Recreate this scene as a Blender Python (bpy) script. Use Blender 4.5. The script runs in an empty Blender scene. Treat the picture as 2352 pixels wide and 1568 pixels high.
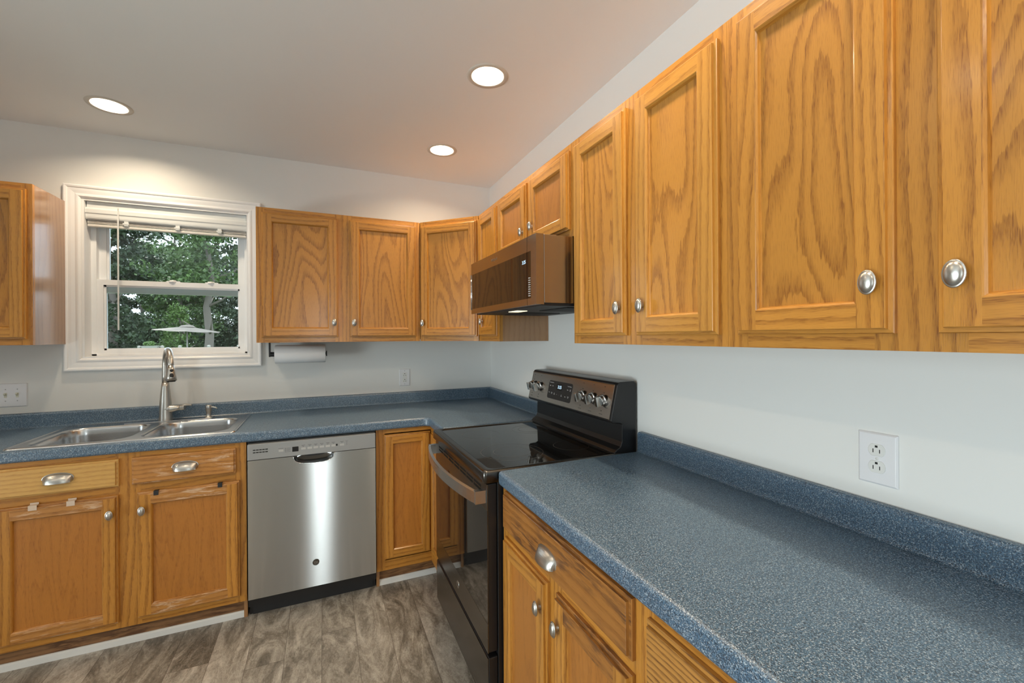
import bpy, bmesh, math, random
from mathutils import Vector, Matrix
random.seed(7)
PI = math.pi
DZ = 0.03          # the floor is z = 0; every z below is measured from 3 cm above it

# ------------------------------------------------------------------ camera, world, light, exposure
sc = bpy.context.scene
COL = bpy.data.collections.new('kitchen'); sc.collection.children.link(COL)
W_, H_ = 2352.0, 1568.0
F_PX, YAW, ROLL, PPY = 986.12, 0.4138, -0.0062, 771.55
cam_d = bpy.data.cameras.new('camera')
cam_d.sensor_fit = 'HORIZONTAL'; cam_d.sensor_width = 36.0
cam_d.lens = 36.0 * F_PX / W_
cam_d.shift_y = (PPY - H_ / 2) / W_
cam_d.clip_start = 0.02; cam_d.clip_end = 400
cam = bpy.data.objects.new('camera', cam_d); COL.objects.link(cam)
fw = Vector((math.sin(YAW), math.cos(YAW), 0)); r0 = Vector((math.cos(YAW), -math.sin(YAW), 0)); u0 = Vector((0, 0, 1))
rt = r0 * math.cos(ROLL) + u0 * math.sin(ROLL); up = -r0 * math.sin(ROLL) + u0 * math.cos(ROLL)
cm = Matrix((rt, up, -fw)).transposed().to_4x4(); cm.translation = Vector((-1.1922, -3.1347, 1.3877 + DZ))
cam.matrix_world = cm
sc.camera = cam

sc.view_settings.view_transform = 'Standard'; sc.view_settings.look = 'None'
sc.view_settings.gamma = 1.0; sc.view_settings.use_curve_mapping = False
sc.view_settings.exposure = -0.12
sc.cycles.use_denoising = True
sc.cycles.max_bounces = 10; sc.cycles.diffuse_bounces = 5; sc.cycles.glossy_bounces = 4
sc.cycles.transmission_bounces = 6; sc.cycles.transparent_max_bounces = 12
sc.cycles.caustics_reflective = False; sc.cycles.caustics_refractive = False
sc.cycles.sample_clamp_indirect = 6.0

world = bpy.data.worlds.new('sky'); sc.world = world; world.use_nodes = True
bg = world.node_tree.nodes['Background']
bg.inputs[0].default_value = (0.80, 0.88, 1.0, 1); bg.inputs[1].default_value = 3.6

def lamp(name, kind, loc, rot, power, color, size=None, size_y=None, shape=None, angle=None, parent=None):
    l = bpy.data.lights.new(name, kind); l.energy = power; l.color = color
    if kind == 'AREA':
        l.shape = shape or 'RECTANGLE'; l.size = size
        if size_y: l.size_y = size_y
    if angle is not None: l.angle = angle
    o = bpy.data.objects.new(name, l); COL.objects.link(o); o.location = loc; o.rotation_euler = rot
    return o
lamp('sun', 'SUN', (0, 0, 10), (math.radians(38), 0, math.radians(-160)), 3.6, (1.0, 0.95, 0.86), angle=0.02)
DAY = (0.92, 0.96, 1.0)
# two unseen fills added at the left; narrow window inferred from the dishwasher streak
lamp('left_fill_light', 'AREA', (-5.40, -3.9, 1.25), (math.radians(90), 0, math.radians(-90)), 70, DAY, 3.0, 2.2)  # fill light added outside a made-up door in the left wall
lamp('ceiling_fill_light', 'AREA', (-5.42, -3.9, .35), (math.radians(128), 0, math.radians(-90)), 150, (0.92, 0.96, 0.97), 3.0, .7)  # upward fill added to brighten the ceiling
lamp('sidelight_daylight', 'AREA', (-1.25, -7.20, 1.25), (math.radians(90), 0, 0), 30, DAY, .08, 1.9)
CAN_POWER, CAN_COLOR = 8.6, (1.0, 0.81, 0.58)

# ------------------------------------------------------------------ material helpers
def new_mat(name):
    m = bpy.data.materials.new(name); m.use_nodes = True
    nt = m.node_tree; p = nt.nodes['Principled BSDF']
    return m, nt, p
def N(nt, kind, **kw):
    n = nt.nodes.new(kind)
    for k, v in kw.items():
        if k.startswith('i_'):
            n.inputs[k[2:].replace('_', ' ')].default_value = v
        else: setattr(n, k, v)
    return n
def math_(nt, op, a, b=None, c=None, clamp=False):
    n = nt.nodes.new('ShaderNodeMath'); n.operation = op; n.use_clamp = clamp
    for i, x in enumerate((a, b, c)):
        if x is None: continue
        if isinstance(x, (int, float)): n.inputs[i].default_value = x
        else: nt.links.new(x, n.inputs[i])
    return n.outputs[0]
def ramp(nt, fac, stops, interp='LINEAR'):
    n = nt.nodes.new('ShaderNodeValToRGB'); n.color_ramp.interpolation = interp
    e = n.color_ramp.elements
    while len(e) < len(stops): e.new(0.5)
    for i, (p, c) in enumerate(stops):
        e[i].position = p; e[i].color = (c[0], c[1], c[2], 1) if not isinstance(c, (int, float)) else (c, c, c, 1)
    nt.links.new(fac, n.inputs[0])
    return n.outputs[0]
def mix(nt, fac, a, b, mode='MIX'):
    n = nt.nodes.new('ShaderNodeMix'); n.data_type = 'RGBA'; n.blend_type = mode
    for s, x in ((n.inputs[0], fac), (n.inputs[6], a), (n.inputs[7], b)):
        if isinstance(x, (int, float)): s.default_value = x
        elif isinstance(x, tuple): s.default_value = (x[0], x[1], x[2], 1)
        else: nt.links.new(x, s)
    return n.outputs[2]
def noise(nt, vec, scale, detail=2.0, rough=0.5, dist=0.0):
    n = nt.nodes.new('ShaderNodeTexNoise'); n.inputs['Scale'].default_value = scale
    n.inputs['Detail'].default_value = detail; n.inputs['Roughness'].default_value = rough
    n.inputs['Distortion'].default_value = dist
    if vec is not None: nt.links.new(vec, n.inputs['Vector'])
    return n.outputs[0]
def comb(nt, x, y, z=0.0):
    n = nt.nodes.new('ShaderNodeCombineXYZ')
    for i, v in enumerate((x, y, z)):
        if isinstance(v, (int, float)): n.inputs[i].default_value = v
        else: nt.links.new(v, n.inputs[i])
    return n.outputs[0]
def sep(nt, v):
    n = nt.nodes.new('ShaderNodeSeparateXYZ'); nt.links.new(v, n.inputs[0]); return n.outputs
def bump(nt, p, h, strength, dist=0.001):
    b = nt.nodes.new('ShaderNodeBump'); b.inputs['Strength'].default_value = strength; b.inputs['Distance'].default_value = dist
    nt.links.new(h, b.inputs['Height']); nt.links.new(b.outputs[0], p.inputs['Normal'])
def plain(name, color, rough=0.5, metal=0.0, coat=0.0, spec=0.5, aniso=0.0, emit=None, estr=0.0, trans=0.0, grain=0.0, gscale=60):
    m, nt, p = new_mat(name)
    p.inputs['Base Color'].default_value = (*color, 1); p.inputs['Roughness'].default_value = rough
    p.inputs['Metallic'].default_value = metal; p.inputs['Coat Weight'].default_value = coat
    p.inputs['Coat Roughness'].default_value = 0.08
    p.inputs['Specular IOR Level'].default_value = spec
    if emit: p.inputs['Emission Color'].default_value = (*emit, 1); p.inputs['Emission Strength'].default_value = estr
    if grain:
        tc = N(nt, 'ShaderNodeTexCoord')
        bump(nt, p, noise(nt, tc.outputs['Object'], gscale, 3.0), grain, 0.0006)
    return m

def wall_paint(name, color):
    m, nt, p = new_mat(name)
    tc = N(nt, 'ShaderNodeTexCoord')
    a = noise(nt, tc.outputs['Object'], 1.3, 3.0)
    c = ramp(nt, a, [(0.3, tuple(x * 0.985 for x in color)), (0.7, color)])
    nt.links.new(c, p.inputs['Base Color']); p.inputs['Roughness'].default_value = 0.55
    p.inputs['Specular IOR Level'].default_value = 0.3
    bump(nt, p, noise(nt, tc.outputs['Object'], 220, 3.0), 0.10, 0.0005)
    return m

def oak(name, panel=False, light=(0.495, 0.220, 0.037), dark=(0.225, 0.080, 0.012), K=None, L=None, worn=None, su=5.0, sv=0.9, contrast=1.0, gloss=False):
    """Varnished red oak; UV runs in metres, v along the grain."""
    m, nt, p = new_mat(name)
    uv = N(nt, 'ShaderNodeUVMap'); uv.uv_map = 'grain'
    u, v, _ = sep(nt, uv.outputs[0])
    K = K if K is not None else (17.0 if panel else 4.5)
    L = L if L is not None else (9.0 if panel else 40.0)
    n1 = noise(nt, comb(nt, math_(nt, 'MULTIPLY', u, su), math_(nt, 'MULTIPLY', v, sv)), 1.0, 1.5, 0.35, 0.25)
    jag = noise(nt, comb(nt, math_(nt, 'MULTIPLY', u, 190.0), math_(nt, 'MULTIPLY', v, 16.0)), 1.0, 2.0)
    ph = math_(nt, 'ADD', math_(nt, 'MULTIPLY', n1, K), math_(nt, 'MULTIPLY', u, L))
    ph = math_(nt, 'ADD', ph, math_(nt, 'MULTIPLY', jag, 0.60))
    w = math_(nt, 'FRACT', ph)
    band = ramp(nt, w, [(0.0, 0.05), (0.45, 0.0), (0.68, 0.55), (0.86, 1.0), (0.96, 0.9), (1.0, 0.05)])
    pores = noise(nt, comb(nt, math_(nt, 'MULTIPLY', u, 720.0), math_(nt, 'MULTIPLY', v, 34.0)), 1.0, 2.0, 0.6)
    pore = ramp(nt, pores, [(0.50, 0.0), (0.66, 1.0)])
    tone = noise(nt, comb(nt, math_(nt, 'MULTIPLY', u, 2.1), math_(nt, 'MULTIPLY', v, 0.7), 5.0), 1.0, 2.0)
    f = math_(nt, 'MULTIPLY', band, 0.52 * contrast)
    f = math_(nt, 'ADD', f, math_(nt, 'MULTIPLY', math_(nt, 'MULTIPLY', pore, math_(nt, 'ADD', math_(nt, 'MULTIPLY', band, 0.55), 0.45)), 0.62), clamp=True)
    c = mix(nt, f, light, dark)
    hs = N(nt, 'ShaderNodeHueSaturation'); nt.links.new(c, hs.inputs['Color'])
    nt.links.new(math_(nt, 'ADD', math_(nt, 'MULTIPLY', tone, 0.5), 0.75), hs.inputs['Value'])
    c = hs.outputs[0]
    rough = 0.30
    if worn == 'pale':       # scuffed varnish showing pale fibres
        q = noise(nt, comb(nt, math_(nt, 'MULTIPLY', u, 55.0), math_(nt, 'MULTIPLY', v, 9.0), 3.0), 1.0, 5.0, 0.7, 0.6)
        q2 = noise(nt, comb(nt, math_(nt, 'MULTIPLY', u, 14.0), math_(nt, 'MULTIPLY', v, 5.0), 9.0), 1.0, 2.0)
        mk = math_(nt, 'MULTIPLY', ramp(nt, q, [(0.50, 0.0), (0.60, 1.0)]), ramp(nt, q2, [(0.40, 0.0), (0.60, 0.8)]))
        c = mix(nt, mk, c, (0.66, 0.46, 0.30)); rough = 0.45
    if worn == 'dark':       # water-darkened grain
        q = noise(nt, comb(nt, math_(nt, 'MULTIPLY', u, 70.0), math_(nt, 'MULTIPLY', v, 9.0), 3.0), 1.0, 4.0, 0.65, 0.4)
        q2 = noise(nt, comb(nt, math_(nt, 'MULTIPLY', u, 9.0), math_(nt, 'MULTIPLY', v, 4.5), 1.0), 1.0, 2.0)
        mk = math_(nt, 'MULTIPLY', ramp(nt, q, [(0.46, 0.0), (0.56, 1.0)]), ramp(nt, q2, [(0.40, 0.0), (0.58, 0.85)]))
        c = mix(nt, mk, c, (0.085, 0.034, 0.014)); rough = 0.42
    nt.links.new(c, p.inputs['Base Color'])
    p.inputs['Roughness'].default_value = rough; p.inputs['Specular IOR Level'].default_value = 0.45
    p.inputs['Coat Weight'].default_value = 0.22; p.inputs['Coat Roughness'].default_value = 0.16
    if gloss: p.inputs['Coat Weight'].default_value = 1.0; p.inputs['Coat Roughness'].default_value = 0.16; p.inputs['Coat IOR'].default_value = 1.7
    bump(nt, p, pore, 0.12, 0.0004)
    return m

def laminate():
    m, nt, p = new_mat('blue_speckled_laminate')
    tc = N(nt, 'ShaderNodeTexCoord'); o = tc.outputs['Object']
    a = noise(nt, o, 330, 3.0, 0.65); b = noise(nt, o, 520, 2.0, 0.6); z = noise(nt, o, 150, 3.0, 0.6)
    c = ramp(nt, z, [(0.35, (0.055, 0.118, 0.195)), (0.65, (0.085, 0.165, 0.255))])
    c = mix(nt, ramp(nt, a, [(0.53, 0.0), (0.60, 0.95)]), c, (0.36, 0.44, 0.51))
    c = mix(nt, ramp(nt, b, [(0.42, 0.95), (0.50, 0.0)]), c, (0.014, 0.028, 0.050))
    nt.links.new(c, p.inputs['Base Color'])
    p.inputs['Roughness'].default_value = 0.36; p.inputs['Specular IOR Level'].default_value = 0.9
    bump(nt, p, a, 0.10, 0.0004)
    return m

def vinyl_planks():
    m, nt, p = new_mat('grey_brown_vinyl_planks')
    tc = N(nt, 'ShaderNodeTexCoord')
    x, y, z = sep(nt, tc.outputs['Object'])
    row = math_(nt, 'DIVIDE', math_(nt, 'ADD', x, 1.207 + 15.1), 0.151)
    ri = math_(nt, 'FLOOR', row)
    wn = N(nt, 'ShaderNodeTexWhiteNoise', noise_dimensions='1D'); nt.links.new(ri, wn.inputs['W'])
    yy = math_(nt, 'DIVIDE', math_(nt, 'ADD', math_(nt, 'ADD', y, 20.0), math_(nt, 'MULTIPLY', wn.outputs['Value'], 1.2)), 1.22)
    yi = math_(nt, 'FLOOR', yy)
    wn2 = N(nt, 'ShaderNodeTexWhiteNoise', noise_dimensions='2D'); nt.links.new(comb(nt, ri, yi), wn2.inputs['Vector'])
    rnd = wn2.outputs['Value']
    fx = math_(nt, 'FRACT', row); fy = math_(nt, 'FRACT', yy)
    sx = math_(nt, 'MINIMUM', fx, math_(nt, 'SUBTRACT', 1.0, fx)); sy = math_(nt, 'MINIMUM', fy, math_(nt, 'SUBTRACT', 1.0, fy))
    seam = math_(nt, 'MAXIMUM', math_(nt, 'LESS_THAN', sx, 0.010), math_(nt, 'LESS_THAN', sy, 0.0013))
    off = math_(nt, 'MULTIPLY', rnd, 37.0)
    g = noise(nt, comb(nt, math_(nt, 'MULTIPLY', x, 9.0), math_(nt, 'MULTIPLY', y, 3.2), off), 1.0, 6.0, 0.66, 2.0)
    g2 = noise(nt, comb(nt, math_(nt, 'MULTIPLY', x, 80.0), math_(nt, 'MULTIPLY', y, 38.0), off), 1.0, 5.0, 0.7, 1.6)
    g3 = noise(nt, comb(nt, math_(nt, 'MULTIPLY', x, 3.0), math_(nt, 'MULTIPLY', y, 2.2), off), 1.0, 2.0)
    f = math_(nt, 'ADD', math_(nt, 'MULTIPLY', g, 0.55), math_(nt, 'MULTIPLY', g2, 0.28))
    f = math_(nt, 'ADD', f, math_(nt, 'MULTIPLY', g3, 0.17))
    f = math_(nt, 'ADD', f, math_(nt, 'MULTIPLY', math_(nt, 'SUBTRACT', rnd, 0.5), 0.10))
    c = ramp(nt, f, [(0.36, (0.085, 0.074, 0.060)), (0.46, (0.200, 0.182, 0.155)), (0.54, (0.345, 0.322, 0.285)), (0.64, (0.52, 0.495, 0.45))])
    c = mix(nt, math_(nt, 'MULTIPLY', seam, 0.55), c, (0.07, 0.055, 0.045))
    nt.links.new(c, p.inputs['Base Color']); p.inputs['Roughness'].default_value = 0.42
    bump(nt, p, g2, 0.18, 0.0008)
    return m

def brushed(name, color, rough=0.28, aniso=0.0, horizontal=True, metal=1.0, streak=0.05):
    m, nt, p = new_mat(name)
    tc = N(nt, 'ShaderNodeTexCoord'); x, y, z = sep(nt, tc.outputs['Object'])
    k = math_(nt, 'ADD', x, y)
    v = comb(nt, math_(nt, 'MULTIPLY', k, 4.0 if horizontal else 900.0), math_(nt, 'MULTIPLY', z, 300.0 if horizontal else 4.0))
    n = noise(nt, v, 1.0, 2.0)
    r = math_(nt, 'ADD', math_(nt, 'MULTIPLY', n, streak * 2), rough - streak)
    nt.links.new(r, p.inputs['Roughness'])
    p.inputs['Base Color'].default_value = (*color, 1); p.inputs['Metallic'].default_value = metal
    p.inputs['Anisotropic'].default_value = aniso
    if aniso:
        t = N(nt, 'ShaderNodeTangent', direction_type='UV_MAP'); t.uv_map = 'grain'
        nt.links.new(t.outputs[0], p.inputs['Tangent'])
    return m

def glass_mat(name, tint=(0.93, 0.97, 0.96), amt=1.0):
    m, nt, p = new_mat(name); nt.nodes.remove(p)
    out = nt.nodes['Material Output']
    t = N(nt, 'ShaderNodeBsdfTransparent'); t.inputs[0].default_value = (*tint, 1)
    g = N(nt, 'ShaderNodeBsdfGlossy'); g.inputs['Roughness'].default_value = 0.01
    fr = N(nt, 'ShaderNodeFresnel'); fr.inputs[0].default_value = 1.45
    mx = N(nt, 'ShaderNodeMixShader')
    nt.links.new(math_(nt, 'MULTIPLY', fr.outputs[0], amt), mx.inputs[0]); nt.links.new(t.outputs[0], mx.inputs[1]); nt.links.new(g.outputs[0], mx.inputs[2])
    nt.links.new(mx.outputs[0], out.inputs['Surface'])
    return m

M = {}
M['wall'] = wall_paint('painted_wall', (0.755, 0.755, 0.735))
M['ceiling'] = wall_paint('painted_ceiling', (0.815, 0.83, 0.835))
M['trim'] = plain('white_gloss_trim', (0.88, 0.885, 0.89), 0.30)
M['vinyl_white'] = plain('white_window_vinyl', (0.90, 0.91, 0.92), 0.35)
M['oak'] = oak('oak_frame')
M['oak_pale'] = oak('oak_frame_pale', light=(0.53, 0.250, 0.046), dark=(0.30, 0.118, 0.019))
M['oak_panel'] = oak('oak_panel', True)
M['oak_panel_b'] = oak('oak_panel_fine', True, K=15.0, L=18.0, su=5.0, sv=1.1)
M['oak_panel_c'] = oak('oak_panel_plain', True, light=(0.42, 0.165, 0.029), dark=(0.22, 0.072, 0.013), K=9.0, L=9, su=13.0, sv=1.6, contrast=0.36)
M['oak_side'] = oak('oak_side_veneer', True, light=(0.36, 0.178, 0.066), dark=(0.26, 0.115, 0.037), K=4.0, L=30.0, gloss=True)
M['oak_worn_pale'] = oak('oak_worn_pale', light=(0.45, 0.200, 0.044), worn='pale')
M['oak_worn_dark'] = oak('oak_worn_dark', light=(0.35, 0.145, 0.030), worn='dark')
M['oak_blond'] = oak('oak_blond', light=(0.64, 0.375, 0.112), dark=(0.42, 0.20, 0.048), L=48, K=5, contrast=0.7)
M['oak_coarse'] = oak('oak_coarse', light=(0.43, 0.205, 0.046), dark=(0.145, 0.056, 0.014), L=95.0, K=6.0, contrast=1.3)
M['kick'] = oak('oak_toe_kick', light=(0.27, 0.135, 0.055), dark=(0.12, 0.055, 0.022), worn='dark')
M['laminate'] = laminate()
M['floor'] = vinyl_planks()
M['steel'] = brushed('brushed_stainless', (0.45, 0.445, 0.435), 0.21, 1.0, streak=0.008)
def steel_panel():
    m = brushed('dishwasher_stainless', (0.44, 0.435, 0.425), 0.25); nt = m.node_tree
    g = N(nt, 'ShaderNodeBsdfAnisotropic', distribution='BECKMANN')
    g.inputs['Color'].default_value = (0.47, 0.465, 0.455, 1); g.inputs['Roughness'].default_value = 0.25; g.inputs['Anisotropy'].default_value = -0.78
    t = N(nt, 'ShaderNodeTangent', direction_type='UV_MAP'); t.uv_map = 'grain'
    nt.links.new(t.outputs[0], g.inputs['Tangent']); nt.links.new(g.outputs[0], nt.nodes['Material Output'].inputs['Surface'])
    return m
M['steel'] = steel_panel()
M['sink_steel'] = brushed('sink_stainless', (0.60, 0.61, 0.62), 0.22, 0.0)
M['slate'] = brushed('dark_slate_steel', (0.15, 0.142, 0.134), 0.25, 0.0)
M['bronze_steel'] = brushed('microwave_stainless', (0.42, 0.385, 0.355), 0.22, 0.0)
M['frame_dark'] = brushed('cooktop_frame_metal', (0.085, 0.080, 0.074), 0.25, 0.0)
M['handle_steel'] = brushed('handle_stainless', (0.55, 0.545, 0.54), 0.25, 0.0)
M['knob_steel'] = plain('bright_knob_metal', (0.75, 0.74, 0.71), 0.2, 1.0)
M['nickel'] = plain('satin_nickel', (0.50, 0.48, 0.445), 0.33, 1.0)
M['chrome'] = plain('polished_chrome', (0.72, 0.72, 0.72), 0.08, 1.0)
M['black_glass'] = plain('black_ceramic_glass', (0.006, 0.006, 0.006), 0.035, spec=0.55)
M['oven_glass'] = plain('dark_oven_glass', (0.012, 0.011, 0.010), 0.03, spec=0.9)
M['black'] = plain('black_enamel', (0.012, 0.012, 0.013), 0.28)
M['black_matte'] = plain('black_plastic', (0.013, 0.013, 0.014), 0.5)
M['burner'] = plain('burner_print', (0.10, 0.095, 0.09), 0.25)
M['slot'] = plain('dark_slot', (0.004, 0.004, 0.004), 0.7)
M['plastic'] = plain('white_plastic', (0.74, 0.74, 0.76), 0.35)
M['ivory'] = plain('ivory_plastic', (0.70, 0.70, 0.68), 0.38)
M['toggle'] = plain('cream_toggle', (0.60, 0.58, 0.46), 0.35)
M['dw_plastic'] = plain('silver_grey_plastic', (0.33, 0.335, 0.335), 0.34, 0.35)
M['dw_button'] = plain('pale_grey_button', (0.45, 0.45, 0.44), 0.4)
M['ink'] = plain('dark_ink', (0.03, 0.03, 0.03), 0.6)
M['ink_white'] = plain('white_ink', (0.55, 0.55, 0.55), 0.6)
M['led'] = plain('blue_white_led', (0.1, 0.1, 0.1), 0.5, emit=(0.55, 0.80, 1.0), estr=1.6)
M['lamp_glow'] = plain('warm_lamp_lens', (0.9, 0.9, 0.9), 0.5, emit=(1.0, 0.91, 0.74), estr=9.0)
M['hood_glow'] = plain('warm_hood_lens', (0.9, 0.9, 0.9), 0.5, emit=(1.0, 0.80, 0.45), estr=1.6)
M['baffle'] = plain('white_baffle', (0.62, 0.60, 0.56), 0.35)
M['can_trim'] = plain('painted_can_trim', (0.60, 0.57, 0.51), 0.4)
M['paper'] = plain('paper_towel_paper', (0.80, 0.80, 0.81), 0.85, grain=0.6, gscale=170)
M['tape'] = plain('clear_plastic_catch', (0.62, 0.50, 0.40), 0.25)
M['shoe'] = plain('white_shoe_moulding', (0.66, 0.66, 0.64), 0.45)
M['glass'] = glass_mat('window_glass')
M['blind'] = plain('ivory_blind_vinyl', (0.72, 0.70, 0.66), 0.45)
M['blind_head'] = plain('white_blind_metal', (0.75, 0.78, 0.78), 0.35)
M['umbrella'] = plain('beige_canvas', (0.235, 0.205, 0.175), 0.8)
M['deck_rail'] = plain('grey_rail', (0.33, 0.31, 0.29), 0.6)
M['planter'] = plain('pale_planter', (0.34, 0.34, 0.30), 0.6)
M['rubber'] = plain('grey_rubber', (0.08, 0.08, 0.08), 0.6)

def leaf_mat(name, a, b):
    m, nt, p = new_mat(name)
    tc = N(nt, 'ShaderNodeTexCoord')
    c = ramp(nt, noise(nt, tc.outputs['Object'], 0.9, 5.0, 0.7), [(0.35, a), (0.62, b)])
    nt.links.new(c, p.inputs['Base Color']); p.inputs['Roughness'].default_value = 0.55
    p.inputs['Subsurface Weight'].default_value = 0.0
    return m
M['leaf'] = leaf_mat('mid_green_leaves', (0.022, 0.050, 0.013), (0.094, 0.169, 0.040))
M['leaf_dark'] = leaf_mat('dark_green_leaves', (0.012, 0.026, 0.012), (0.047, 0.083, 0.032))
M['leaf_bright'] = leaf_mat('fresh_green_leaves', (0.050, 0.108, 0.022), (0.151, 0.259, 0.058))
M['bark'] = plain('grey_bark', (0.16, 0.14, 0.12), 0.9, grain=0.8, gscale=14)
M['lawn'] = plain('lawn', (0.06, 0.10, 0.03), 0.9)
M['deck'] = plain('deck_boards', (0.25, 0.22, 0.19), 0.8)

# ------------------------------------------------------------------ mesh builder
def to_B(s, d, z): return Vector((s, d, z + DZ))                   # along the back wall: s = x, d = y
def to_R(s, d, z): return Vector((d, -s, z + DZ))                  # along the right wall: s = -y, d = x
Q = 0.70710678
def to_D(s, d, z): return Vector((-.61 + Q * s + Q * d, -.305 - Q * s + Q * d, z + DZ))   # across the corner
FR = {'B': to_B, 'R': to_R, 'D': to_D}

class MB:
    def __init__(self, frame='B'):
        self.T = FR[frame]; self.v = []; self.f = []; self.uv = []; self.m = []; self.sm = []; self.mats = []
        self.off = (random.uniform(0, 40), random.uniform(0, 40))
    def newboard(self): self.off = (random.uniform(0, 40), random.uniform(0, 40))
    def mi(self, m):
        if m not in self.mats: self.mats.append(m)
        return self.mats.index(m)
    def face(self, pts, mat, g='z', smooth=False, new=False):
        """pts in (s, d, z), counter-clockwise seen from outside"""
        pts = [Vector(p) for p in pts]
        n = Vector((0, 0, 0))
        for i in range(len(pts)):
            a, b = pts[i], pts[(i + 1) % len(pts)]
            n += Vector(((a.y - b.y) * (a.z + b.z), (a.z - b.z) * (a.x + b.x), (a.x - b.x) * (a.y + b.y)))
        k = max(range(3), key=lambda i: abs(n[i]))
        gi = 'sdz'.index(g)
        if k == gi: a, b = [i for i in range(3) if i != k]
        else:
            b = gi; a = 3 - k - gi
        base = len(self.v)
        self.v += [self.T(*p) for p in pts]
        self.f.append(list(range(base, base + len(pts))))
        self.uv.append([(p[a] + self.off[0], p[b] + self.off[1]) for p in pts])
        self.m.append(self.mi(mat)); self.sm.append(smooth)
    def box(self, s0, s1, d0, d1, z0, z1, mat, g='z', keep=True):
        if keep: self.newboard()
        s0, s1 = sorted((s0, s1)); d0, d1 = sorted((d0, d1)); z0, z1 = sorted((z0, z1))
        P = lambda a, b, c: ((s0, s1)[a], (d0, d1)[b], (z0, z1)[c])
        self.face([P(0,0,0), P(1,0,0), P(1,0,1), P(0,0,1)], mat, g)
        self.face([P(1,1,0), P(0,1,0), P(0,1,1), P(1,1,1)], mat, g)
        self.face([P(0,1,0), P(0,0,0), P(0,0,1), P(0,1,1)], mat, g)
        self.face([P(1,0,0), P(1,1,0), P(1,1,1), P(1,0,1)], mat, g)
        self.face([P(0,0,1), P(1,0,1), P(1,1,1), P(0,1,1)], mat, g)
        self.face([P(0,1,0), P(1,1,0), P(1,0,0), P(0,0,0)], mat, g)
    def prism(self, prof, axis, a, b, mat, g=None, smooth=False, caps=True):
        """prof: closed 2D outline in the two other axes (order s,d,z without axis), swept from a to b"""
        ai = 'sdz'.index(axis); oth = [i for i in range(3) if i != ai]
        def P(q, t):
            r = [0, 0, 0]; r[ai] = t; r[oth[0]] = q[0]; r[oth[1]] = q[1]; return tuple(r)
        g = g or axis
        n = len(prof)
        area = sum(prof[i][0] * prof[(i+1) % n][1] - prof[(i+1) % n][0] * prof[i][1] for i in range(n))
        flip = (area < 0) != (ai == 1)
        pr = prof[::-1] if flip else prof
        for i in range(n):
            q, r = pr[i], pr[(i + 1) % n]
            self.face([P(q, a), P(r, a), P(r, b), P(q, b)], mat, g, smooth)
        if caps:
            self.face([P(q, a) for q in pr[::-1]], mat, g); self.face([P(q, b) for q in pr], mat, g)
    def loops(self, loops, mat, g='z', smooth=True, closed=True, cap0=False, cap1=False):
        for A, B in zip(loops, loops[1:]):
            n = len(A)
            for i in range(n if closed else n - 1):
                j = (i + 1) % n
                self.face([A[i], A[j], B[j], B[i]], mat, g, smooth)
        if cap0: self.face(list(loops[0])[::-1], mat, g)
        if cap1: self.face(list(loops[-1]), mat, g)
    def tube(self, pts, rad, mat, n=16, caps=True, sx=1.0):
        pts = [Vector(p) for p in pts]; rad = rad if isinstance(rad, (list, tuple)) else [rad] * len(pts)
        t0 = (pts[1] - pts[0]).normalized(); x = t0.orthogonal().normalized(); L = []
        for i, p in enumerate(pts):
            t = (pts[min(i + 1, len(pts) - 1)] - pts[max(i - 1, 0)]).normalized()
            x = (x - t * x.dot(t)).normalized(); y = t.cross(x)
            L.append([tuple(p + (x * math.cos(2 * PI * k / n) + y * sx * math.sin(2 * PI * k / n)) * rad[i]) for k in range(n)])
        self.loops(L, mat, cap0=caps, cap1=caps)
    def lathe(self, prof, origin, axis, mat, n=32, sx=1.0, sy=1.0, smooth=True, cap1=False, cap0=False):
        """prof: (radius, height) along axis 's','d','z' (or '-d')"""
        sgn = -1 if axis[0] == '-' else 1; ax = axis[-1]; ai = 'sdz'.index(ax)
        oth = [i for i in range(3) if i != ai]
        L = []
        for r, h in prof:
            ring = []
            for k in range(n):
                a = 2 * PI * k / n * (1 if (ai != 1) == (sgn > 0) else -1)
                q = [0, 0, 0]; q[ai] = origin[ai] + sgn * h
                q[oth[0]] = origin[oth[0]] + sx * r * math.cos(a); q[oth[1]] = origin[oth[1]] + sy * r * math.sin(a)
                ring.append(tuple(q))
            L.append(ring)
        self.loops(L, mat, smooth=smooth, cap1=cap1, cap0=cap0)
    def make(self, name, parent=None, base=(0, 0, 0), bevel=0.0, seg=2, weld=True, label=None, smooth_angle=None):
        base = Vector(base)
        me = bpy.data.meshes.new(name)
        me.from_pydata([v - base for v in self.v], [], self.f)
        for m in self.mats: me.materials.append(M[m] if isinstance(m, str) else m)
        uvl = me.uv_layers.new(name='grain')
        flat = [c for f in self.uv for c in f]
        for i, c in enumerate(flat): uvl.data[i].uv = c
        for p, m, s in zip(me.polygons, self.m, self.sm): p.material_index = m; p.use_smooth = s
        if weld:
            bm = bmesh.new(); bm.from_mesh(me)
            bmesh.ops.remove_doubles(bm, verts=bm.verts, dist=0.00002)
            bm.to_mesh(me); bm.free()
        o = bpy.data.objects.new(name, me); COL.objects.link(o)
        if parent is not None: o.parent = parent
        else: o.location = base
        if bevel:
            b = o.modifiers.new('bevel', 'BEVEL'); b.width = bevel; b.segments = seg; b.limit_method = 'ANGLE'; b.angle_limit = math.radians(50)
            b.harden_normals = False
        if label: o['label'] = label
        return o

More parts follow.
